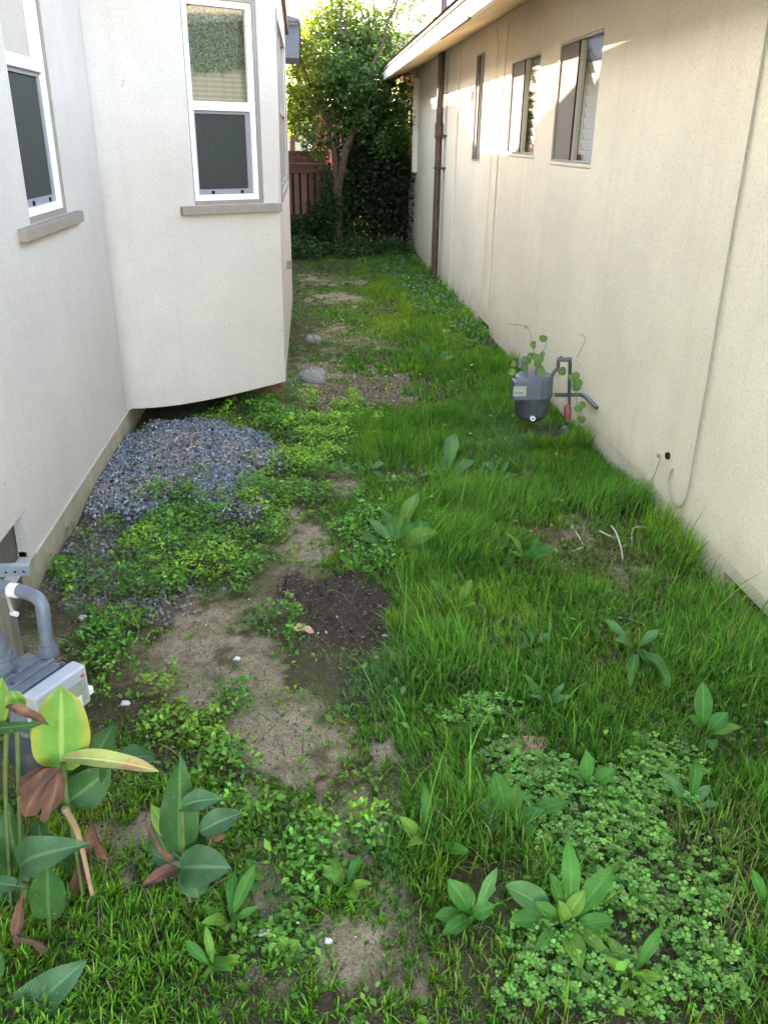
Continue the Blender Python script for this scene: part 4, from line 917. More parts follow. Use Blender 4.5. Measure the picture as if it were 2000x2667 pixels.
# ---- stones: gravel, crumbs and chips
def pebbles(name, x, y, z, s, colr, label, cat, flat=.7, kind='stuff'):
    n = len(x)
    B = []
    for k in range(6):
        r = np.random.default_rng(k)
        b = np.array([(1, 0, 0), (0, 1, 0), (-1, 0, 0), (0, -1, 0), (0, 0, 1), (0, 0, -1), (.6, .6, .6), (-.6, .55, .5), (-.5, -.6, .6), (.6, -.5, .55)], float)
        B.append(b*(1+.28*r.normal(size=(10, 1))))
    B = np.array(B)
    tri = np.array([(4, 6, 7), (4, 7, 8), (4, 8, 9), (4, 9, 6), (0, 1, 6), (1, 7, 6), (1, 2, 7), (2, 8, 7), (2, 3, 8), (3, 9, 8), (3, 0, 9), (0, 6, 9), (5, 1, 0), (5, 2, 1), (5, 3, 2), (5, 0, 3)])
    base = B[rng.integers(0, 6, n)]
    q = rng.normal(size=(n, 4)); q /= np.linalg.norm(q, axis=1)[:, None]; w_, a, b, c = q.T
    Rm = np.stack([1-2*(b*b+c*c), 2*(a*b-c*w_), 2*(a*c+b*w_), 2*(a*b+c*w_), 1-2*(a*a+c*c), 2*(b*c-a*w_), 2*(a*c-b*w_), 2*(b*c+a*w_), 1-2*(a*a+b*b)], -1).reshape(n, 3, 3)
    sc = s[:, None]*(np.array([1, .75, flat])*(1+.2*rng.normal(size=(n, 3))))
    P = np.einsum('nij,nkj->nki', Rm, base*sc[:, None])+np.stack([x, y, z], -1)[:, None]
    C = np.repeat(colr[:, None], 10, 1); F = (np.arange(n)[:, None, None]*10+tri[None]).reshape(-1, 3)
    return tag(mkmesh(name, P.reshape(-1, 3), F, M['pebble'], col=C.reshape(-1, 3)), label, cat, kind=kind)
m_, nt, p = nmat('pebble'); a_ = N(nt, 'ShaderNodeAttribute', attribute_name='Col'); nt.links.new(mixc(nt, .5, a_.outputs[0], ramp(nt, noise(nt, coords(nt), 300, 2), [(.3, (.6, .6, .6)), (.7, (1.3, 1.3, 1.3))]), 'MULTIPLY'), p.inputs['Base Color']); p.inputs['Roughness'].default_value = .8
M['pebble'] = m_
n = 60000; x, y = scatter(n, -1.05, .1, 2.6, 5.4); f = fields(x, y)
pr = np.maximum(f['gravel']*(1-.35*f['weed']), .35*f['gravel2']); s_ = (x-C0[0])*nb_[0]+(y-C0[1])*nb_[1]
k = (rng.random(n) < pr*.62) & ~((s_ < -.35) & (y > 4.6)); x, y = x[k], y[k]; f = {a: b[k] for a, b in f.items()}; n = len(x)
c = jit((.155, .170, .195), n, .48, .04); t = rng.random(n); c[t < .10] = jit((.40, .42, .46), (t < .10).sum(), .2, .03); c[(t > .10) & (t < .18)] = jit((.20, .155, .12), ((t > .10) & (t < .18)).sum(), .3)
br = (f['gravel2'] > f['gravel'])[:, None]; c = np.where(br, jit((.17, .15, .15), n, .45, .1), c)
bz = (fbm(x*4, y*4, 131, 2) > .6)[:, None]; c = np.where(bz, c*np.array([1.15, 1.0, .85]), c)
pebbles('gravel', x, y, gh(x, y, f)+.004*rng.random(n), .0065+.005*rng.random(n), c, 'heap of blue-grey crushed gravel against the left house', 'gravel')
n = 90000; x, y = scatter(n, -1.05, 1.55, .9, 8.5); f = fields(x, y)
pr = .05+.40*f['bare']+1.0*f['mulch']+.9*f['crumb']+.2*f['gravel2']; k = (rng.random(n) < pr) & in_yard(x, y); x, y = x[k], y[k]; f = {a: b[k] for a, b in f.items()}; n = len(x)
c = jit((.15, .115, .075), n, .3); mu = f['mulch'] > .4; c[mu] = jit((.085, .060, .044), mu.sum(), .6); cr = f['crumb'] > .4; c[cr] = jit((.20, .145, .095), cr.sum(), .35)
t = rng.random(n) < .018; c[t] = jit((.55, .53, .49), t.sum(), .15, .03)
pebbles('soil_crumbs', x, y, gh(x, y, f)+.001, (.0018+.0038*rng.random(n)**2)*(1+.8*(f['crumb'] > .4)+.5*(f['mulch'] > .4))*(1+.25*np.clip(y-4, 0, 5)), c, 'brown soil crumbs and mulch chips on the bare patches', 'soil')
# dead stems and litter lying about
n = 9000; x, y = scatter(n, -1.0, 1.5, .9, 6); f = fields(x, y)
lit = np.maximum.reduce([fld([(200, 1850, 160, 170, 0), (1290, 1190, 170, 50, 0), (150, 1330, 90, 140, 0), (1440, 1200, 80, 40, 0)], f['u'], f['v'], .5), .10*np.ones(n)])
k = (rng.random(n) < lit) & in_yard(x, y); x, y = x[k], y[k]; n = len(x)
blades('plant_litter', x, y, gh(x, y)+.004, .04+.09*rng.random(n), .0022+.003*rng.random(n), np.full(n, 1.6), rng.uniform(0, 6.28, n), rng.uniform(0, 3.14, n), jit((.26, .19, .12), n, .35), 3, M['grass'], 'dry brown stems and litter lying between the plants', 'plant litter')

# ================================================================== broad leaves
def leaf_mesh(name, base, tip, width, mat, parent, sag=.12, cup=.25, face=(0, -1, .35), shape='lance', twist=0.0, wave=.03, ns=12, curl=0.0):
    """leaf blade from base to tip, facing roughly along `face`"""
    b = np.array(base, float); t = np.array(tip, float); d = t-b; L = np.linalg.norm(d); d = d/L
    fc = np.array(face, float); fc = _n(fc-d*np.dot(fc, d)+1e-6); sd = np.cross(d, fc)
    V, UV, F = [], [], []; nw = 6; ph = random.uniform(0, 6)
    for i in range(ns+1):
        q = i/ns
        if shape == 'lance': wv = math.sin(math.pi*min(1, q*.97+.03)**.8)**.75
        elif shape == 'oval': wv = math.sin(math.pi*min(1, q*.96+.04)**.9)**.55
        else: wv = math.sin(math.pi*q**1.3)**.8 if q < 1 else 0
        if q > .9: wv *= (1-q)/.1*.8+.2
        if q < .06 and shape != 'oval': wv = max(wv*.6, .06)
        if i == ns: wv = .012
        c = b+d*L*q+fc*(L*sag*4*q*(1-q))-np.array([0, 0, 1])*L*curl*q*q
        tw = twist*q; s2 = sd*math.cos(tw)+fc*math.sin(tw); f2 = np.cross(s2, d)
        for j in range(nw+1):
            r = j/nw*2-1
            rip = wave*L*math.sin(q*13+ph+(2 if r > 0 else 0))*abs(r)**2
            V.append(c+s2*(r*width/2*wv)+f2*((cup*width/2*wv)*abs(r)**1.3*-1*-1+rip)); UV.append((j/nw, q))
    for i in range(ns):
        for j in range(nw):
            a = i*(nw+1)+j; F.append((a, a+1, a+nw+2, a+nw+1))
    o = mkmesh(name, V, F, mat, parent, smooth=True, uv=np.array(UV)); return o
def pf(u, v, y): return ony(u, v, y)

def canna(label, loc, leaves, stalks, group='canna plants beside the left gas meter'):
    r = thing('canna_plant', label, 'canna', loc, group)
    for (bu, bv, tu, tv, wpx, mt, y, dy, kw) in leaves:
        b = pf(bu, bv, y); t = pf(tu, tv, y+dy); w = wpx/FPX*(np.linalg.norm(b-CAM))*(.72 if mt == 'canna_dry' else 1)
        o = leaf_mesh('leaf', b, t, w, M[mt], r, **kw)
        if mt == 'canna_dry': o['label'] = 'shrivelled reddish brown dried leaf'
        if mt == 'canna_yellow': o['label'] = 'yellow-green leaf'
        if mt == 'canna_half': o['label'] = 'half-dried yellow and brown leaf'
    for pts, rr, mt in stalks:
        mb = MB(); P = [pf(u, v, y) for u, v, y in pts]; k = len(bend(P, 4)); mb.tube(bend(P, 4), list(np.linspace(rr, rr*.6, k)), 8); mb.build('stalk', M[mt], r, smooth=True)
    return r
Y1 = 1.40
canna('tall canna with yellowing upright leaf and shrivelled brown leaf before the left meter', onz(165, 2330), [
    (160, 2005, 160, 1787, 128, 'canna_yellow', Y1, .03, dict(sag=.03, cup=.22, shape='oval', face=(.25, -1, .3))),
    (163, 1975, 415, 2010, 42, 'canna_half', Y1, -.04, dict(sag=.10, cup=.5, face=(0, -.5, 1), wave=.01, shape='oval')),
    (200, 2070, 300, 1885, 92, 'canna', Y1+.05, .04, dict(sag=.08, cup=.25, face=(-.2, -1, .5))),
    (290, 1990, 405, 1975, 60, 'canna_blue', Y1+.10, .08, dict(sag=.12, cup=.3, face=(0, -.6, 1))),
    (175, 2090, 290, 2000, 95, 'canna', Y1+.02, .03, dict(sag=.05, cup=.2, face=(.3, -1, .4))),
    (155, 2000, 62, 2135, 78, 'canna_dry', Y1-.03, -.05, dict(sag=.20, cup=.9, face=(-.5, -1, .3), wave=.07, twist=.9)),
    (150, 2005, 118, 2140, 60, 'canna_dry', Y1-.06, -.04, dict(sag=.16, cup=1.3, face=(.5, -1, .1), wave=.08, twist=-1.1)),
    (140, 2000, 45, 2075, 52, 'canna_dry', Y1-.02, -.02, dict(sag=.22, cup=.9, face=(-.2, -.8, .8), wave=.07, twist=.6)),
    (240, 2150, 290, 2250, 30, 'canna_dry', Y1+.08, .0, dict(sag=.1, cup=.9, wave=.05)),
    (-50, 1930, 8, 1765, 85, 'canna_yellow', Y1, .02, dict(sag=.05, cup=.2, shape='oval')),
    (15, 1838, 130, 1890, 34, 'canna_dry', Y1-.02, -.01, dict(sag=.14, cup=.9, face=(0, -.6, 1), wave=.05)),
    (-40, 1900, 112, 1886, 26, 'canna', Y1-.02, 0, dict(sag=.02, cup=.3, face=(0, -1, .5), wave=0)),
    (30, 1800, 62, 1850, 45, 'canna_yellow', Y1, 0, dict(sag=.05)),
    (90, 1870, 165, 1980, 60, 'canna_yellow', Y1+.08, .02, dict(sag=.05, cup=.2)),
    (60, 2275, 242, 2198, 88, 'canna_blue', Y1-.05, -.06, dict(sag=.26, cup=.3, face=(-.2, -.7, 1))),
    (128, 2392, 125, 2250, 78, 'canna', Y1-.07, .0, dict(sag=.04, cup=.2, shape='oval', face=(.1, -1, .5))),
    (-30, 2300, 75, 2313, 34, 'canna_blue', Y1-.05, -.02, dict(sag=.06, cup=.3, face=(0, -.6, 1))),
    (50, 2260, 20, 2090, 75, 'canna', Y1+.03, .03, dict(sag=.06, cup=.25)),
    (10, 2380, -10, 2150, 85, 'canna', Y1+.02, .03, dict(sag=.06, cup=.25)),
    (120, 2250, 100, 2130, 70, 'canna', Y1+.06, .03, dict(sag=.06, cup=.25)),
    (210, 2290, 190, 2130, 60, 'canna', Y1+.08, .03, dict(sag=.05, cup=.3)),
    (200, 2330, 250, 2120, 40, 'canna_dry', Y1+.04, .0, dict(sag=.06, cup=.9, wave=.05)),
    (60, 2330, 45, 2480, 34, 'canna_dry', Y1-.05, -.05, dict(sag=.1, cup=.9, wave=.05)),
    (40, 2440, 160, 2530, 24, 'canna_dry', Y1-.10, -.06, dict(sag=-.2, cup=.9, wave=.04))],
    [([(45, 1890, Y1), (50, 2100, Y1), (60, 2390, Y1)], .0055, 'stalk'), ([(165, 1985, Y1), (170, 2060, Y1), (195, 2200, Y1), (215, 2330, Y1)], .006, 'stalk'),
     ([(168, 2105, Y1-.02), (205, 2170, Y1-.02), (240, 2330, Y1)], .008, 'drystalk'), ([(75, 2270, Y1-.05), (60, 2360, Y1-.05)], .008, 'stalk'), ([(20, 1840, Y1), (12, 2050, Y1), (30, 2390, Y1)], .0055, 'stalk'), ([(128, 2390, Y1-.07), (130, 2430, Y1-.07)], .006, 'stalk')])
Y2 = 1.36
canna('smaller dark green canna to the right of the tall one, standing clear of the meter', onz(500, 2310), [
    (468, 2235, 470, 1966, 88, 'canna', Y2, .03, dict(sag=.05, cup=.25, face=(.1, -1, .4))),
    (474, 2100, 580, 2082, 52, 'canna_blue', Y2-.02, .0, dict(sag=.18, cup=.35, face=(0, -.6, 1))),
    (520, 2168, 632, 2118, 60, 'canna_blue', Y2, .03, dict(sag=.12, cup=.3, face=(0, -.6, 1))),
    (472, 2262, 604, 2262, 92, 'canna_blue', Y2-.03, -.05, dict(sag=.14, cup=.3, face=(-.2, -.7, 1), shape='oval')),
    (475, 2262, 392, 2222, 42, 'canna_blue', Y2-.02, .02, dict(sag=.12, cup=.3, face=(0, -.6, 1))),
    (488, 2260, 512, 2110, 82, 'canna', Y2+.01, .03, dict(sag=.05, cup=.3)),
    (462, 2190, 392, 2092, 42, 'canna_yellow', Y2+.04, .03, dict(sag=.08, cup=.3)),
    (455, 2250, 395, 2135, 60, 'canna', Y2+.05, .03, dict(sag=.08, cup=.3)),
    (462, 2262, 366, 2312, 42, 'canna_dry', Y2-.03, -.05, dict(sag=.16, cup=.5, face=(0, -.6, 1), wave=.02)),
    (470, 2240, 375, 2125, 20, 'canna_dry', Y2+.0, -.01, dict(sag=.22, cup=.8, wave=.03)),
    (500, 2255, 515, 2340, 72, 'canna', Y2-.03, -.04, dict(sag=.08, cup=.3, shape='oval')),
    (548, 2180, 590, 2178, 26, 'canna_dry', Y2, 0, dict(sag=.1, cup=.4))],
    [([(474, 2110, Y2), (478, 2230, Y2), (495, 2350, Y2)], .006, 'stalk')])
Y3 = 1.17
canna('low canna leaves filling the bottom left corner', onz(40, 2660), [
    (20, 2700, 228, 2500, 92, 'canna_blue', Y3, .05, dict(sag=.10, cup=.3, face=(-.3, -.8, .8))),
    (-20, 2700, 60, 2530, 95, 'canna', Y3+.03, .05, dict(sag=.06, cup=.25)),
    (-70, 2640, 10, 2480, 60, 'canna', Y3+.05, .03, dict(sag=.06, cup=.25)),
    (60, 2720, 190, 2640, 85, 'canna', Y3-.03, .02, dict(sag=.1, cup=.3, face=(0, -.6, 1))),
    (420, 2570, 560, 2690, 62, 'canna', Y3+.02, -.05, dict(sag=.08, cup=.3, face=(.2, -.7, 1))),
    (560, 2640, 640, 2662, 16, 'canna_yellow', Y3, 0, dict(sag=.1, cup=.4))],
    [([(20, 2700, Y3), (-10, 2800, Y3)], .008, 'stalk')])

# ---- broad-leaved docks: rosettes, each leaf given where it shows
def dock(label, bu, bv, leaves, name='dock_plant', cat='weed plant'):
    g = onz(bu, bv); r = thing(name, label, cat, g, 'broad-leaved weed plants in the grass')
    for (tu, tv, wpx, mt, hh) in leaves:
        # the tip sits hh above the ground beneath its spot in the photo
        t = onz(tu, tv, hh); b = g+np.array([random.uniform(-.008, .008), random.uniform(-.008, .008), .012])
        L = np.linalg.norm(t-b); b2 = b+(t-b)*.10
        w = wpx/FPX*np.linalg.norm(t-CAM)*.85
        leaf_mesh('leaf', b2, t, w, M[mt], r, sag=.13, cup=.28, face=(random.uniform(-.2, .2), -.45, 1), shape='spoon', wave=.025, ns=10, twist=random.uniform(-.4, .4))
        mb = MB(); mb.tube([b, b2, b+(t-b)*.2+np.array([0, 0, L*.06])], [.0025, .002, .0012], 6); mb.build('leaf_stalk', M['stalk'], r, smooth=True)
    return r
D, DP, DY = 'dock', 'dock_pale', 'dock_yellow'
dock('large broad-leaved weed rosette in the near right of the grass', 1470, 2425, [(1477, 2185, 52, D, .17), (1312, 2308, 82, DP, .08), (1325, 2400, 62, D, .05), (1600, 2258, 60, D, .13), (1525, 2318, 45, DY, .10), (1428, 2272, 46, D, .12), (1395, 2480, 50, D, .04), (1515, 2525, 60, DY, .04), (1580, 2490, 42, DY, .04), (1455, 2345, 40, DY, .08), (1600, 2400, 50, D, .06), (1390, 2350, 40, D, .07)])
dock('broad-leaved weed with long side leaves above the clover patch', 1320, 2160, [(1288, 2008, 62, D, .14), (1238, 2088, 56, DP, .08), (1345, 2040, 48, DY, .09), (1490, 2088, 46, D, .07), (1400, 2170, 40, D, .05), (1265, 2170, 38, D, .05), (1420, 2110, 40, D, .07)])
dock('weed with rounded pale leaves and one twisted yellow leaf at the soil edge', 1225, 2400, [(1165, 2290, 62, D, .10), (1298, 2256, 34, DP, .14), (1130, 2390, 46, D, .05), (1215, 2300, 44, DY, .08), (1290, 2360, 50, D, .06), (1150, 2440, 44, D, .05)])
dock('upright weed with two narrow leaves behind the clover', 1530, 2065, [(1524, 1950, 44, D, .13), (1605, 2005, 46, D, .09), (1480, 2010, 34, D, .08), (1570, 2060, 34, DY, .05)])
dock('tall narrow-leaved weed near the lower right wall', 1832, 1925, [(1830, 1775, 50, D, .16), (1788, 1868, 42, D, .09), (1897, 1855, 44, D, .10), (1930, 1895, 36, DY, .07), (1860, 1960, 34, D, .04)])
dock('straggling pale weed in the long grass below the white cable', 1650, 1700, [(1568, 1612, 34, DP, .09), (1600, 1668, 36, DP, .08), (1720, 1640, 30, DP, .09), (1745, 1790, 46, D, .06), (1640, 1790, 32, D, .06), (1700, 1740, 36, D, .06)])
dock('clustered broad-leaved weed with pale tongue leaf in mid yard', 1030, 1440, [(955, 1350, 34, DP, .14), (1092, 1280, 46, DY, .18), (1140, 1385, 60, DY, .10), (1120, 1360, 52, D, .11), (1015, 1360, 52, DP, .10), (930, 1400, 34, D, .07), (1190, 1390, 36, D, .07), (990, 1320, 34, D, .12), (1085, 1440, 48, DY, .04), (1050, 1330, 44, D, .13), (960, 1440, 34, D, .05), (1150, 1430, 40, D, .05)])
dock('pale flat-leaved weed behind the mid-yard cluster', 1160, 1255, [(1235, 1200, 36, DP, .10), (1090, 1240, 30, DP, .06), (1180, 1130, 44, DP, .17), (1130, 1215, 30, DP, .08), (1210, 1250, 30, D, .04), (1160, 1185, 34, DP, .09)])
dock('small two-leaved weed rising near the gas meter path', 960, 1235, [(965, 1200, 26, DP, .06), (1000, 1205, 24, DP, .06), (930, 1220, 22, D, .04), (1000, 1245, 22, D, .03)])
dock('long-bladed plant at the right frame edge', 1975, 2380, [(2015, 2200, 38, DY, .20), (1955, 2260, 34, D, .14), (2040, 2300, 40, D, .10)])
dock('bright small seedling on the bare soil in the near middle', 745, 2490, [(725, 2440, 34, DY, .05), (780, 2450, 34, DY, .05), (735, 2480, 26, D, .02), (790, 2500, 28, D, .02)])
dock('round-leaved seedling by the small canna', 650, 2290, [(640, 2240, 34, D, .05), (690, 2290, 32, DY, .03), (625, 2300, 28, D, .03), (665, 2330, 28, D, .02)])
dock('leafy seedling at the edge of the gravel under the pipe', 250, 1620, [(225, 1570, 26, D, .06), (285, 1590, 26, D, .05), (215, 1625, 22, D, .04), (290, 1640, 24, D, .03)])
dock('pale-leaved seedling beside the clay stone', 1395, 1690, [(1370, 1640, 26, D, .05), (1430, 1650, 24, DP, .05), (1350, 1690, 24, D, .03), (1410, 1720, 34, D, .02)])

def dock_auto(label, u, v, k, r_, mats):
    g = onz(u, v); L_ = []; P_ = thing('dock_plant', label, 'weed plant', g, 'broad-leaved weed plants in the grass'); a0 = random.uniform(0, 6)
    for i in range(k):
        a = a0+i*2.4+random.uniform(-.3, .3); rr = r_*random.uniform(.6, 1.1); up_ = rr*random.uniform(.25, 1.2)
        b = g+np.array([0, 0, .012]); t = g+np.array([rr*math.cos(a), rr*math.sin(a), .02+up_])
        leaf_mesh('leaf', b+(t-b)*.12, t, rr*random.uniform(.26, .38), M[random.choice(mats)], P_, sag=random.uniform(.08, .2), cup=.3, face=(random.uniform(-.2, .2), -.45, 1), shape='spoon', wave=.03, ns=9, twist=random.uniform(-.5, .5))
for lab, u, v, k, r_, mm in (('leafy weed at the soil edge left of the big rosette', 1120, 2225, 7, .10, (D, DY)), ('young weed in the grass behind the buried clay stone', 1420, 1850, 6, .09, (D, DP)), ('weed just right of the mulch and its curled leaf', 1185, 1600, 7, .10, (D, DY, DP)),
        ('weed growing in the straw-coloured grass near the right frame edge', 1790, 2120, 7, .10, (D, DP)), ('weed among clover at the bottom right of the frame', 1640, 2560, 7, .10, (D, DY)), ('spreading weed in long grass between the mulch and the white cable', 1370, 1480, 8, .13, (D, DP, DY)),
        ('weed between the mulch patch and the pale tongue-leaved cluster', 930, 1500, 6, .09, (D, DY)), ('weed in the grass in front of the right gas meter', 1290, 1260, 7, .14, (D, DP)), ('weed in the grass just past the crumbly brown patch', 1130, 960, 6, .16, (D, DP)),
        ('weed on the worn path left of the near seedling', 560, 2540, 6, .08, (DY, D)), ('weed sprouting on the path by the pinkish chip', 900, 2330, 7, .08, (DY, D)), ('weed sprouting at the foot of the small dark canna', 600, 2420, 7, .09, (DY, D))):
    dock_auto(lab, u, v, k, r_, mm)

# ---- creeper growing through the right gas meter
vn = thing('climbing_weed', 'thin creeper with round leaves growing up through the right gas meter', 'creeper', (1.3, 4.65, 0))
for path in ([P2(560, 1600, .12), P2(520, 900, .02), P2(500, 600, .0), P2(480, 400, .0), P2(450, 250, .02), P2(400, 150, .03), P2(120, 130, .05)], [P2(520, 800, .0), P2(610, 560, .0), P2(680, 420, .0), P2(690, 330, .0)],
             [P2(1150, 1900, .06), P2(1130, 1300, .06), P2(1100, 1000, .06), P2(1080, 880, .06)], [P2(820, 900, .1), P2(900, 800, .0)], [P2(1120, 620, .1), P2(1200, 450, .1), P2(1260, 320, .1), P2(1150, 270, .1)]):
    mb = MB(); mb.tube(bend(path, 3), .0016, 5); mb.build('stem', M['vinestem'], vn)
for (a, b, w, k) in [(480, 430, 20, 1), (640, 330, 20, 1), (400, 180, 14, 1), (470, 560, 18, 2), (560, 640, 22, 2), (520, 720, 18, 2), (580, 800, 20, 2), (440, 680, 16, 2), (620, 560, 14, 1), (900, 820, 20, 2), (1060, 900, 24, 2), (1130, 960, 26, 2), (1090, 1020, 24, 2), (1140, 1340, 22, 1), (1200, 1300, 18, 1), (1100, 880, 18, 2), (360, 760, 16, 1), (200, 700, 16, 1), (180, 820, 18, 1), (1200, 1500, 22, 1), (1150, 1650, 22, 1), (1000, 1900, 20, 1), (1230, 1750, 22, 1)]:
    for _ in range(k):
        c = P2(a+random.uniform(-40, 40)*(k-1), b+random.uniform(-35, 35)*(k-1), random.uniform(-.02, .02)); d = np.array([random.uniform(-1, 1), random.uniform(-.6, .2), random.uniform(-.6, .9)]); d = _n(d)*w/FPX*4.7*.55
        leaf_mesh('leaf', c-d, c+d, w/FPX*4.7, M['vine'], vn, sag=.1, cup=.2, face=(random.uniform(-.5, .5), -1, random.uniform(0, .8)), shape='oval', ns=5)

# ---- loose things on the ground
def rock(name, label, cat, c, rx, ry, rz, mat, seed=1, group=None):
    bm_v = []; bm_f = []; nu, nv = 14, 9
    r_ = np.random.default_rng(seed); ph = r_.uniform(0, 6, 6)
    for i in range(nv+1):
        th = math.pi*i/nv
        for j in range(nu):
            a = 2*math.pi*j/nu; d = 1+.16*math.sin(3*a+ph[0]+th*2)+.12*math.sin(5*a+ph[1])*math.sin(th*3+ph[2])+.025*r_.normal()
            bm_v.append((c[0]+rx*d*math.sin(th)*math.cos(a), c[1]+ry*d*math.sin(th)*math.sin(a), c[2]+rz*d*math.cos(th)))
    for i in range(nv):
        for j in range(nu): bm_f.append((i*nu+j, (i+1)*nu+j, (i+1)*nu+(j+1) % nu, i*nu+(j+1) % nu))
    return tag(mkmesh(name, bm_v, bm_f, M[mat]), label, cat, group)
rock('stone', 'large pale lump of concrete beside the bay corner', 'stone', onz(812, 985, .03), .10, .09, .075, 'stone', 3)
rock('stone', 'flat grey stone just in front of the pale lump', 'stone', onz(780, 1035, .008), .07, .05, .022, 'stone', 4)
rock('stone', 'small dark and white stone lying in the far grass', 'stone', onz(815, 885, .02), .07, .06, .045, 'stone', 5)
rock('stone', 'tan stone sitting on top of the gravel heap', 'stone', onz(586, 1166, .065), .022, .018, .014, 'clay', 6)
rock('stone', 'buried orange-brown clay stone in the long grass', 'stone', onz(1362, 1945, .0), .075, .04, .022, 'clay', 7)
rock('stone', 'white stone chip on dark leaf litter below the gravel', 'stone', onz(214, 1610, .01), .020, .013, .010, 'whitestone', 8)
rock('stone', 'white chip beside the index box on bare soil', 'stone', onz(326, 1832, .008), .014, .010, .008, 'whitestone', 9)
rock('stone', 'small tan chip at the near edge of the mulch patch', 'stone', onz(1002, 1657, .006), .010, .008, .006, 'whitestone', 10)
rock('stone', 'pale pebble on the bare path above the canna', 'stone', onz(617, 1716, .006), .012, .009, .007, 'whitestone', 11)
rock('stone', 'white pebble in the bare soil right of the yellow leaf', 'stone', onz(588, 1912, .006), .009, .008, .006, 'whitestone', 12)
rock('stone', 'pinkish chip in the near bare soil', 'stone', onz(690, 2430, .006), .014, .010, .007, 'whitestone', 13)
rock('stone', 'pale chip at the bottom of the bare path', 'stone', onz(855, 2452, .006), .008, .008, .005, 'whitestone', 14)
o = leaf_mesh('dry_leaf', onz(758, 1637, .012), onz(822, 1650, .008), .035, M['dryleaf'], None, sag=.1, cup=.35, face=(0, -.2, 1), wave=.06); tag(o, 'tan dry leaf lying flat on the dark mulch', 'dry leaf')
o = leaf_mesh('dry_leaf', onz(1056, 1603, .012), onz(1102, 1578, .028), .035, M['dryleaf'], None, sag=.12, cup=.4, face=(0, -.4, 1), wave=.05); tag(o, 'curled tan dry leaf at the right edge of the mulch by the grass', 'dry leaf')
wc = thing('white_cable', 'loops of bare white cable sticking out of the soil near the right wall', 'cable', onz(1640, 1410))
for P_ in ([(1592, 1370, .06), (1604, 1385, .07), (1616, 1420, .05), (1620, 1440, .02), (1622, 1460, .0)], [(1645, 1420, .0), (1645, 1385, .05), (1652, 1372, .06), (1680, 1372, .06), (1698, 1385, .03), (1700, 1400, .0)],
           [(1500, 1385, .02), (1512, 1405, .02), (1518, 1420, .01)], [(1560, 1382, .04), (1595, 1400, .02), (1650, 1402, .01)], [(1482, 1440, .01), (1518, 1425, .015)]):
    mb = MB(); mb.tube(bend([onz(u, v, z) for u, v, z in P_], 4), .0035, 6); mb.build('strand', M['whitecable'], wc, smooth=True)

# ================================================================== trees and shrubs
def limb(mb, p0, p1, r0, r1, k=6, wob=.03):
    p0 = np.array(p0, float); p1 = np.array(p1, float); pts = []; L = np.linalg.norm(p1-p0)
    for i in range(k+1):
        t = i/k; pts.append(p0*(1-t)+p1*t+(np.array([random.uniform(-1, 1), random.uniform(-1, 1), 0])*wob*L*math.sin(math.pi*t)))
    mb.tube(pts, list(np.linspace(r0, r1, k+1)), 8); return pts
def crown(name, blobs, n, size, colf, parent, label=None):
    """leaves in sprays inside overlapping clumps, with gaps between the clumps"""
    wts = np.array([b[3]*b[4]*b[5]*b[6] for b in blobs]); wts /= wts.sum(); idx = rng.choice(len(blobs), n//14, p=wts)
    B = np.array(blobs)[idx]; k = len(B)
    d = rng.normal(size=(k, 3)); d /= np.linalg.norm(d, axis=1)[:, None]; r = rng.random(k)**.42
    c = B[:, :3]+d*r[:, None]*B[:, 3:6]
    # leaves along short twigs
    tw = rng.normal(size=(k, 3))*.6+d*.8; tw /= np.linalg.norm(tw, axis=1)[:, None]
    q = rng.random((k, 14, 1))
    P = c[:, None]+tw[:, None]*(q*.26-.08)+rng.normal(size=(k, 14, 3))*.026
    P = P.reshape(-1, 3); col = colf(P); m = len(P)
    az = rng.uniform(0, 2*np.pi, m); el = rng.normal(-.2, .6, m); f = np.stack([np.cos(az)*np.cos(el), np.sin(az)*np.cos(el), np.sin(el)], -1)
    s = rng.normal(size=(m, 3)); s -= f*(s*f).sum(1)[:, None]; s /= np.linalg.norm(s, axis=1)[:, None]
    sz = size*(.6+.8*rng.random((m, 1)))
    V = np.stack([P, P+f*sz*.5+s*sz*.27, P+f*sz, P+f*sz*.5-s*sz*.27], 1).reshape(-1, 3)
    F = np.arange(m)[:, None]*4+np.array([[0, 1, 2, 3]]); C = np.repeat(col[:, None], 4, 1).reshape(-1, 3)
    o = mkmesh(name, V, F, M['crown'], parent, col=C); o['kind'] = 'stuff'; return o
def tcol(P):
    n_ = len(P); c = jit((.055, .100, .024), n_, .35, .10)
    l = sstep(.5, -.2, P[:, 0])*sstep(1.2, 2.0, P[:, 2]); l = np.maximum(l, sstep(2.6, 3.5, P[:, 2])*.8)  # sunlit left side and top are put into the leaf colour
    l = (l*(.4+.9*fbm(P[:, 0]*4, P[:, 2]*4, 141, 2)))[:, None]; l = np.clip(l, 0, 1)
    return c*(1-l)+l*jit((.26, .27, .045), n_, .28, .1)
tr = thing('tree', 'leafy yellow-green tree with an orange-brown trunk filling the end of the passage', 'tree', (.42, 13.1, 0))
mb = MB()
limb(mb, (.40, 13.1, -.05), (.45, 13.1, 1.05), .085, .075); limb(mb, (.45, 13.1, 1.0), (.70, 13.1, 1.85), .062, .04); limb(mb, (.44, 13.1, .95), (.30, 13.2, 1.9), .05, .03)
limb(mb, (.72, 13.1, 1.85), (.55, 13.3, 3.1), .045, .02); limb(mb, (.75, 13.1, 1.9), (1.2, 13.2, 3.2), .04, .016); limb(mb, (.30, 13.2, 1.8), (-.1, 13.3, 2.7), .028, .01)
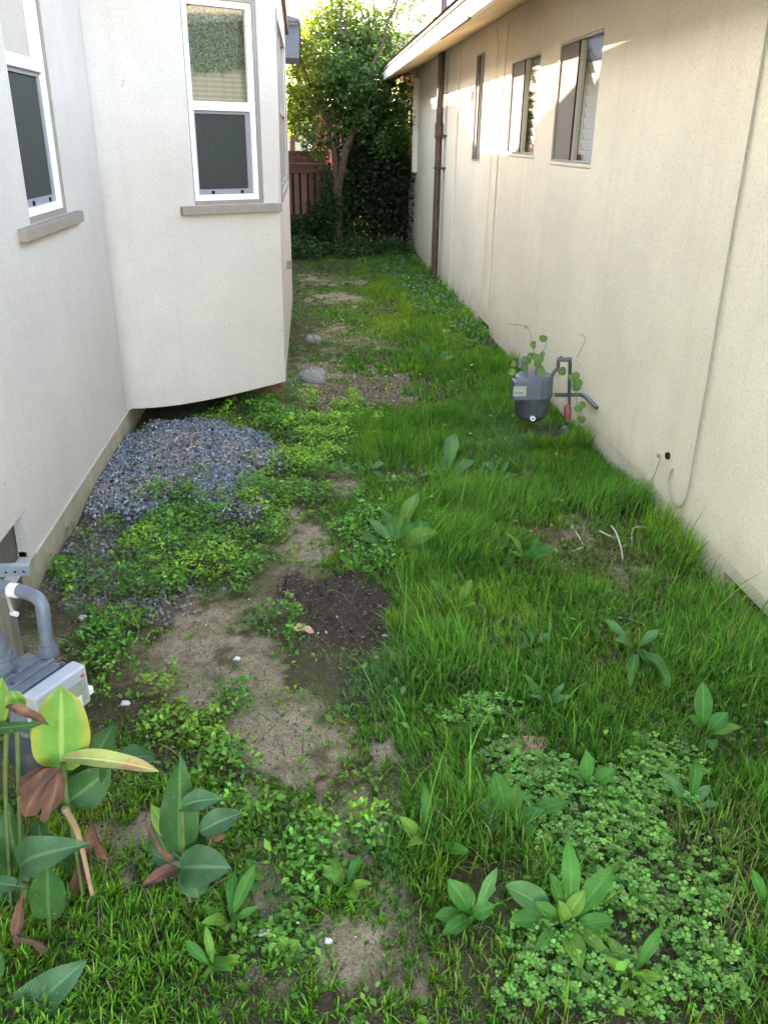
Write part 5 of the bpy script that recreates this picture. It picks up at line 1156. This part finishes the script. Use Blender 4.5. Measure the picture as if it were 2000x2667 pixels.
limb(mb, (.6, 13.1, 1.5), (.95, 12.9, 2.2), .03, .012); limb(mb, (.5, 13.2, 2.9), (.45, 13.3, 3.9), .018, .006); limb(mb, (1.2, 13.2, 3.1), (1.6, 13.2, 4.2), .016, .005); limb(mb, (.9, 13.2, 2.7), (1.0, 13.2, 4.1), .014, .005)
mb.build('trunk', M['bark'], tr, smooth=True)
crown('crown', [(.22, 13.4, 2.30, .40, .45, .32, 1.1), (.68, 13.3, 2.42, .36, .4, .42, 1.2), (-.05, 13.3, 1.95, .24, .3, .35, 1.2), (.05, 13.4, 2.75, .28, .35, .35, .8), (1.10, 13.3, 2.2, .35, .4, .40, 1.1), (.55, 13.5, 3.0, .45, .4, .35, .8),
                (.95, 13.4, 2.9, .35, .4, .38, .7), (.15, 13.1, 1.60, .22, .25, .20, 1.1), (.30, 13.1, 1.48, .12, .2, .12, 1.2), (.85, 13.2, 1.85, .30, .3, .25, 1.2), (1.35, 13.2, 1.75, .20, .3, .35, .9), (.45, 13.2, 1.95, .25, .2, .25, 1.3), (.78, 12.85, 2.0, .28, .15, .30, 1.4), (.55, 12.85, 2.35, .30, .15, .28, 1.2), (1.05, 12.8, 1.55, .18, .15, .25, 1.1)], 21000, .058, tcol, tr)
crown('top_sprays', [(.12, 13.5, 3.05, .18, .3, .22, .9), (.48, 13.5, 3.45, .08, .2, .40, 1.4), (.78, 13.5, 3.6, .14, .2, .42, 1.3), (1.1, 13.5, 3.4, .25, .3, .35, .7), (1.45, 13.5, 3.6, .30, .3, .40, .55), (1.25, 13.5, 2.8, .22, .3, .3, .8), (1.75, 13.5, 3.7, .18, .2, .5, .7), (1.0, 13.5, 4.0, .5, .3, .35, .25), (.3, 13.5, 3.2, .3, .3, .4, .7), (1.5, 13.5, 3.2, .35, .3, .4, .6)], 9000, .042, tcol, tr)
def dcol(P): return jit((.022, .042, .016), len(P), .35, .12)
sh = thing('evergreen_shrub', 'dark dense shrub in the shade between the tree trunk and the right house', 'shrub', (1.0, 13.3, 0))
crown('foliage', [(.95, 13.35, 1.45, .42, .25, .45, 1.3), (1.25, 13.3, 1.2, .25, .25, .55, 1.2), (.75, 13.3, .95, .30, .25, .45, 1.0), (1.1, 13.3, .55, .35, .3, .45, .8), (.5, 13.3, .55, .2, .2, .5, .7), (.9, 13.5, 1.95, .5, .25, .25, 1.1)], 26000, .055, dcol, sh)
mb = MB(); 
for i in range(7): limb(mb, (.6+.12*i, 13.35, -.03), (.5+.16*i, 13.4, 1.2+random.uniform(-.2, .4)), .012, .005)
mb.build('stems', M['bark'], sh, smooth=True)['kind'] = 'stuff'
sh = thing('leafy_shrub', 'low dark shrub at the foot of the red-brown fence', 'shrub', (.15, 13.2, 0))
crown('foliage', [(.18, 13.2, .35, .26, .2, .30, 1), (.38, 13.15, .55, .16, .2, .35, 1), (-.05, 13.3, .2, .2, .2, .15, 1), (.35, 13.2, 1.0, .10, .12, .20, 1)], 9000, .045, lambda P: jit((.030, .065, .024), len(P), .3, .1), sh)
# tree mass left of the roof line further back, seen through the gap
bt = thing('tree', 'bright backlit tree beyond the fence on the left', 'tree', (-.3, 16, 0))
mb = MB(); limb(mb, (-.3, 16.2, -.05), (-.2, 16.2, 2.4), .08, .04); mb.build('trunk', M['bark'], bt, smooth=True)
crown('crown', [(-.05, 16, 2.5, .35, .4, .6, 1), (-.1, 16, 2.0, .25, .3, .4, 1), (.4, 16, 2.9, .5, .4, .5, .9), (1.0, 16, 2.9, .5, .4, .5, .7)], 12000, .055, lambda P: jit((.19, .26, .04), len(P), .25, .1), bt)
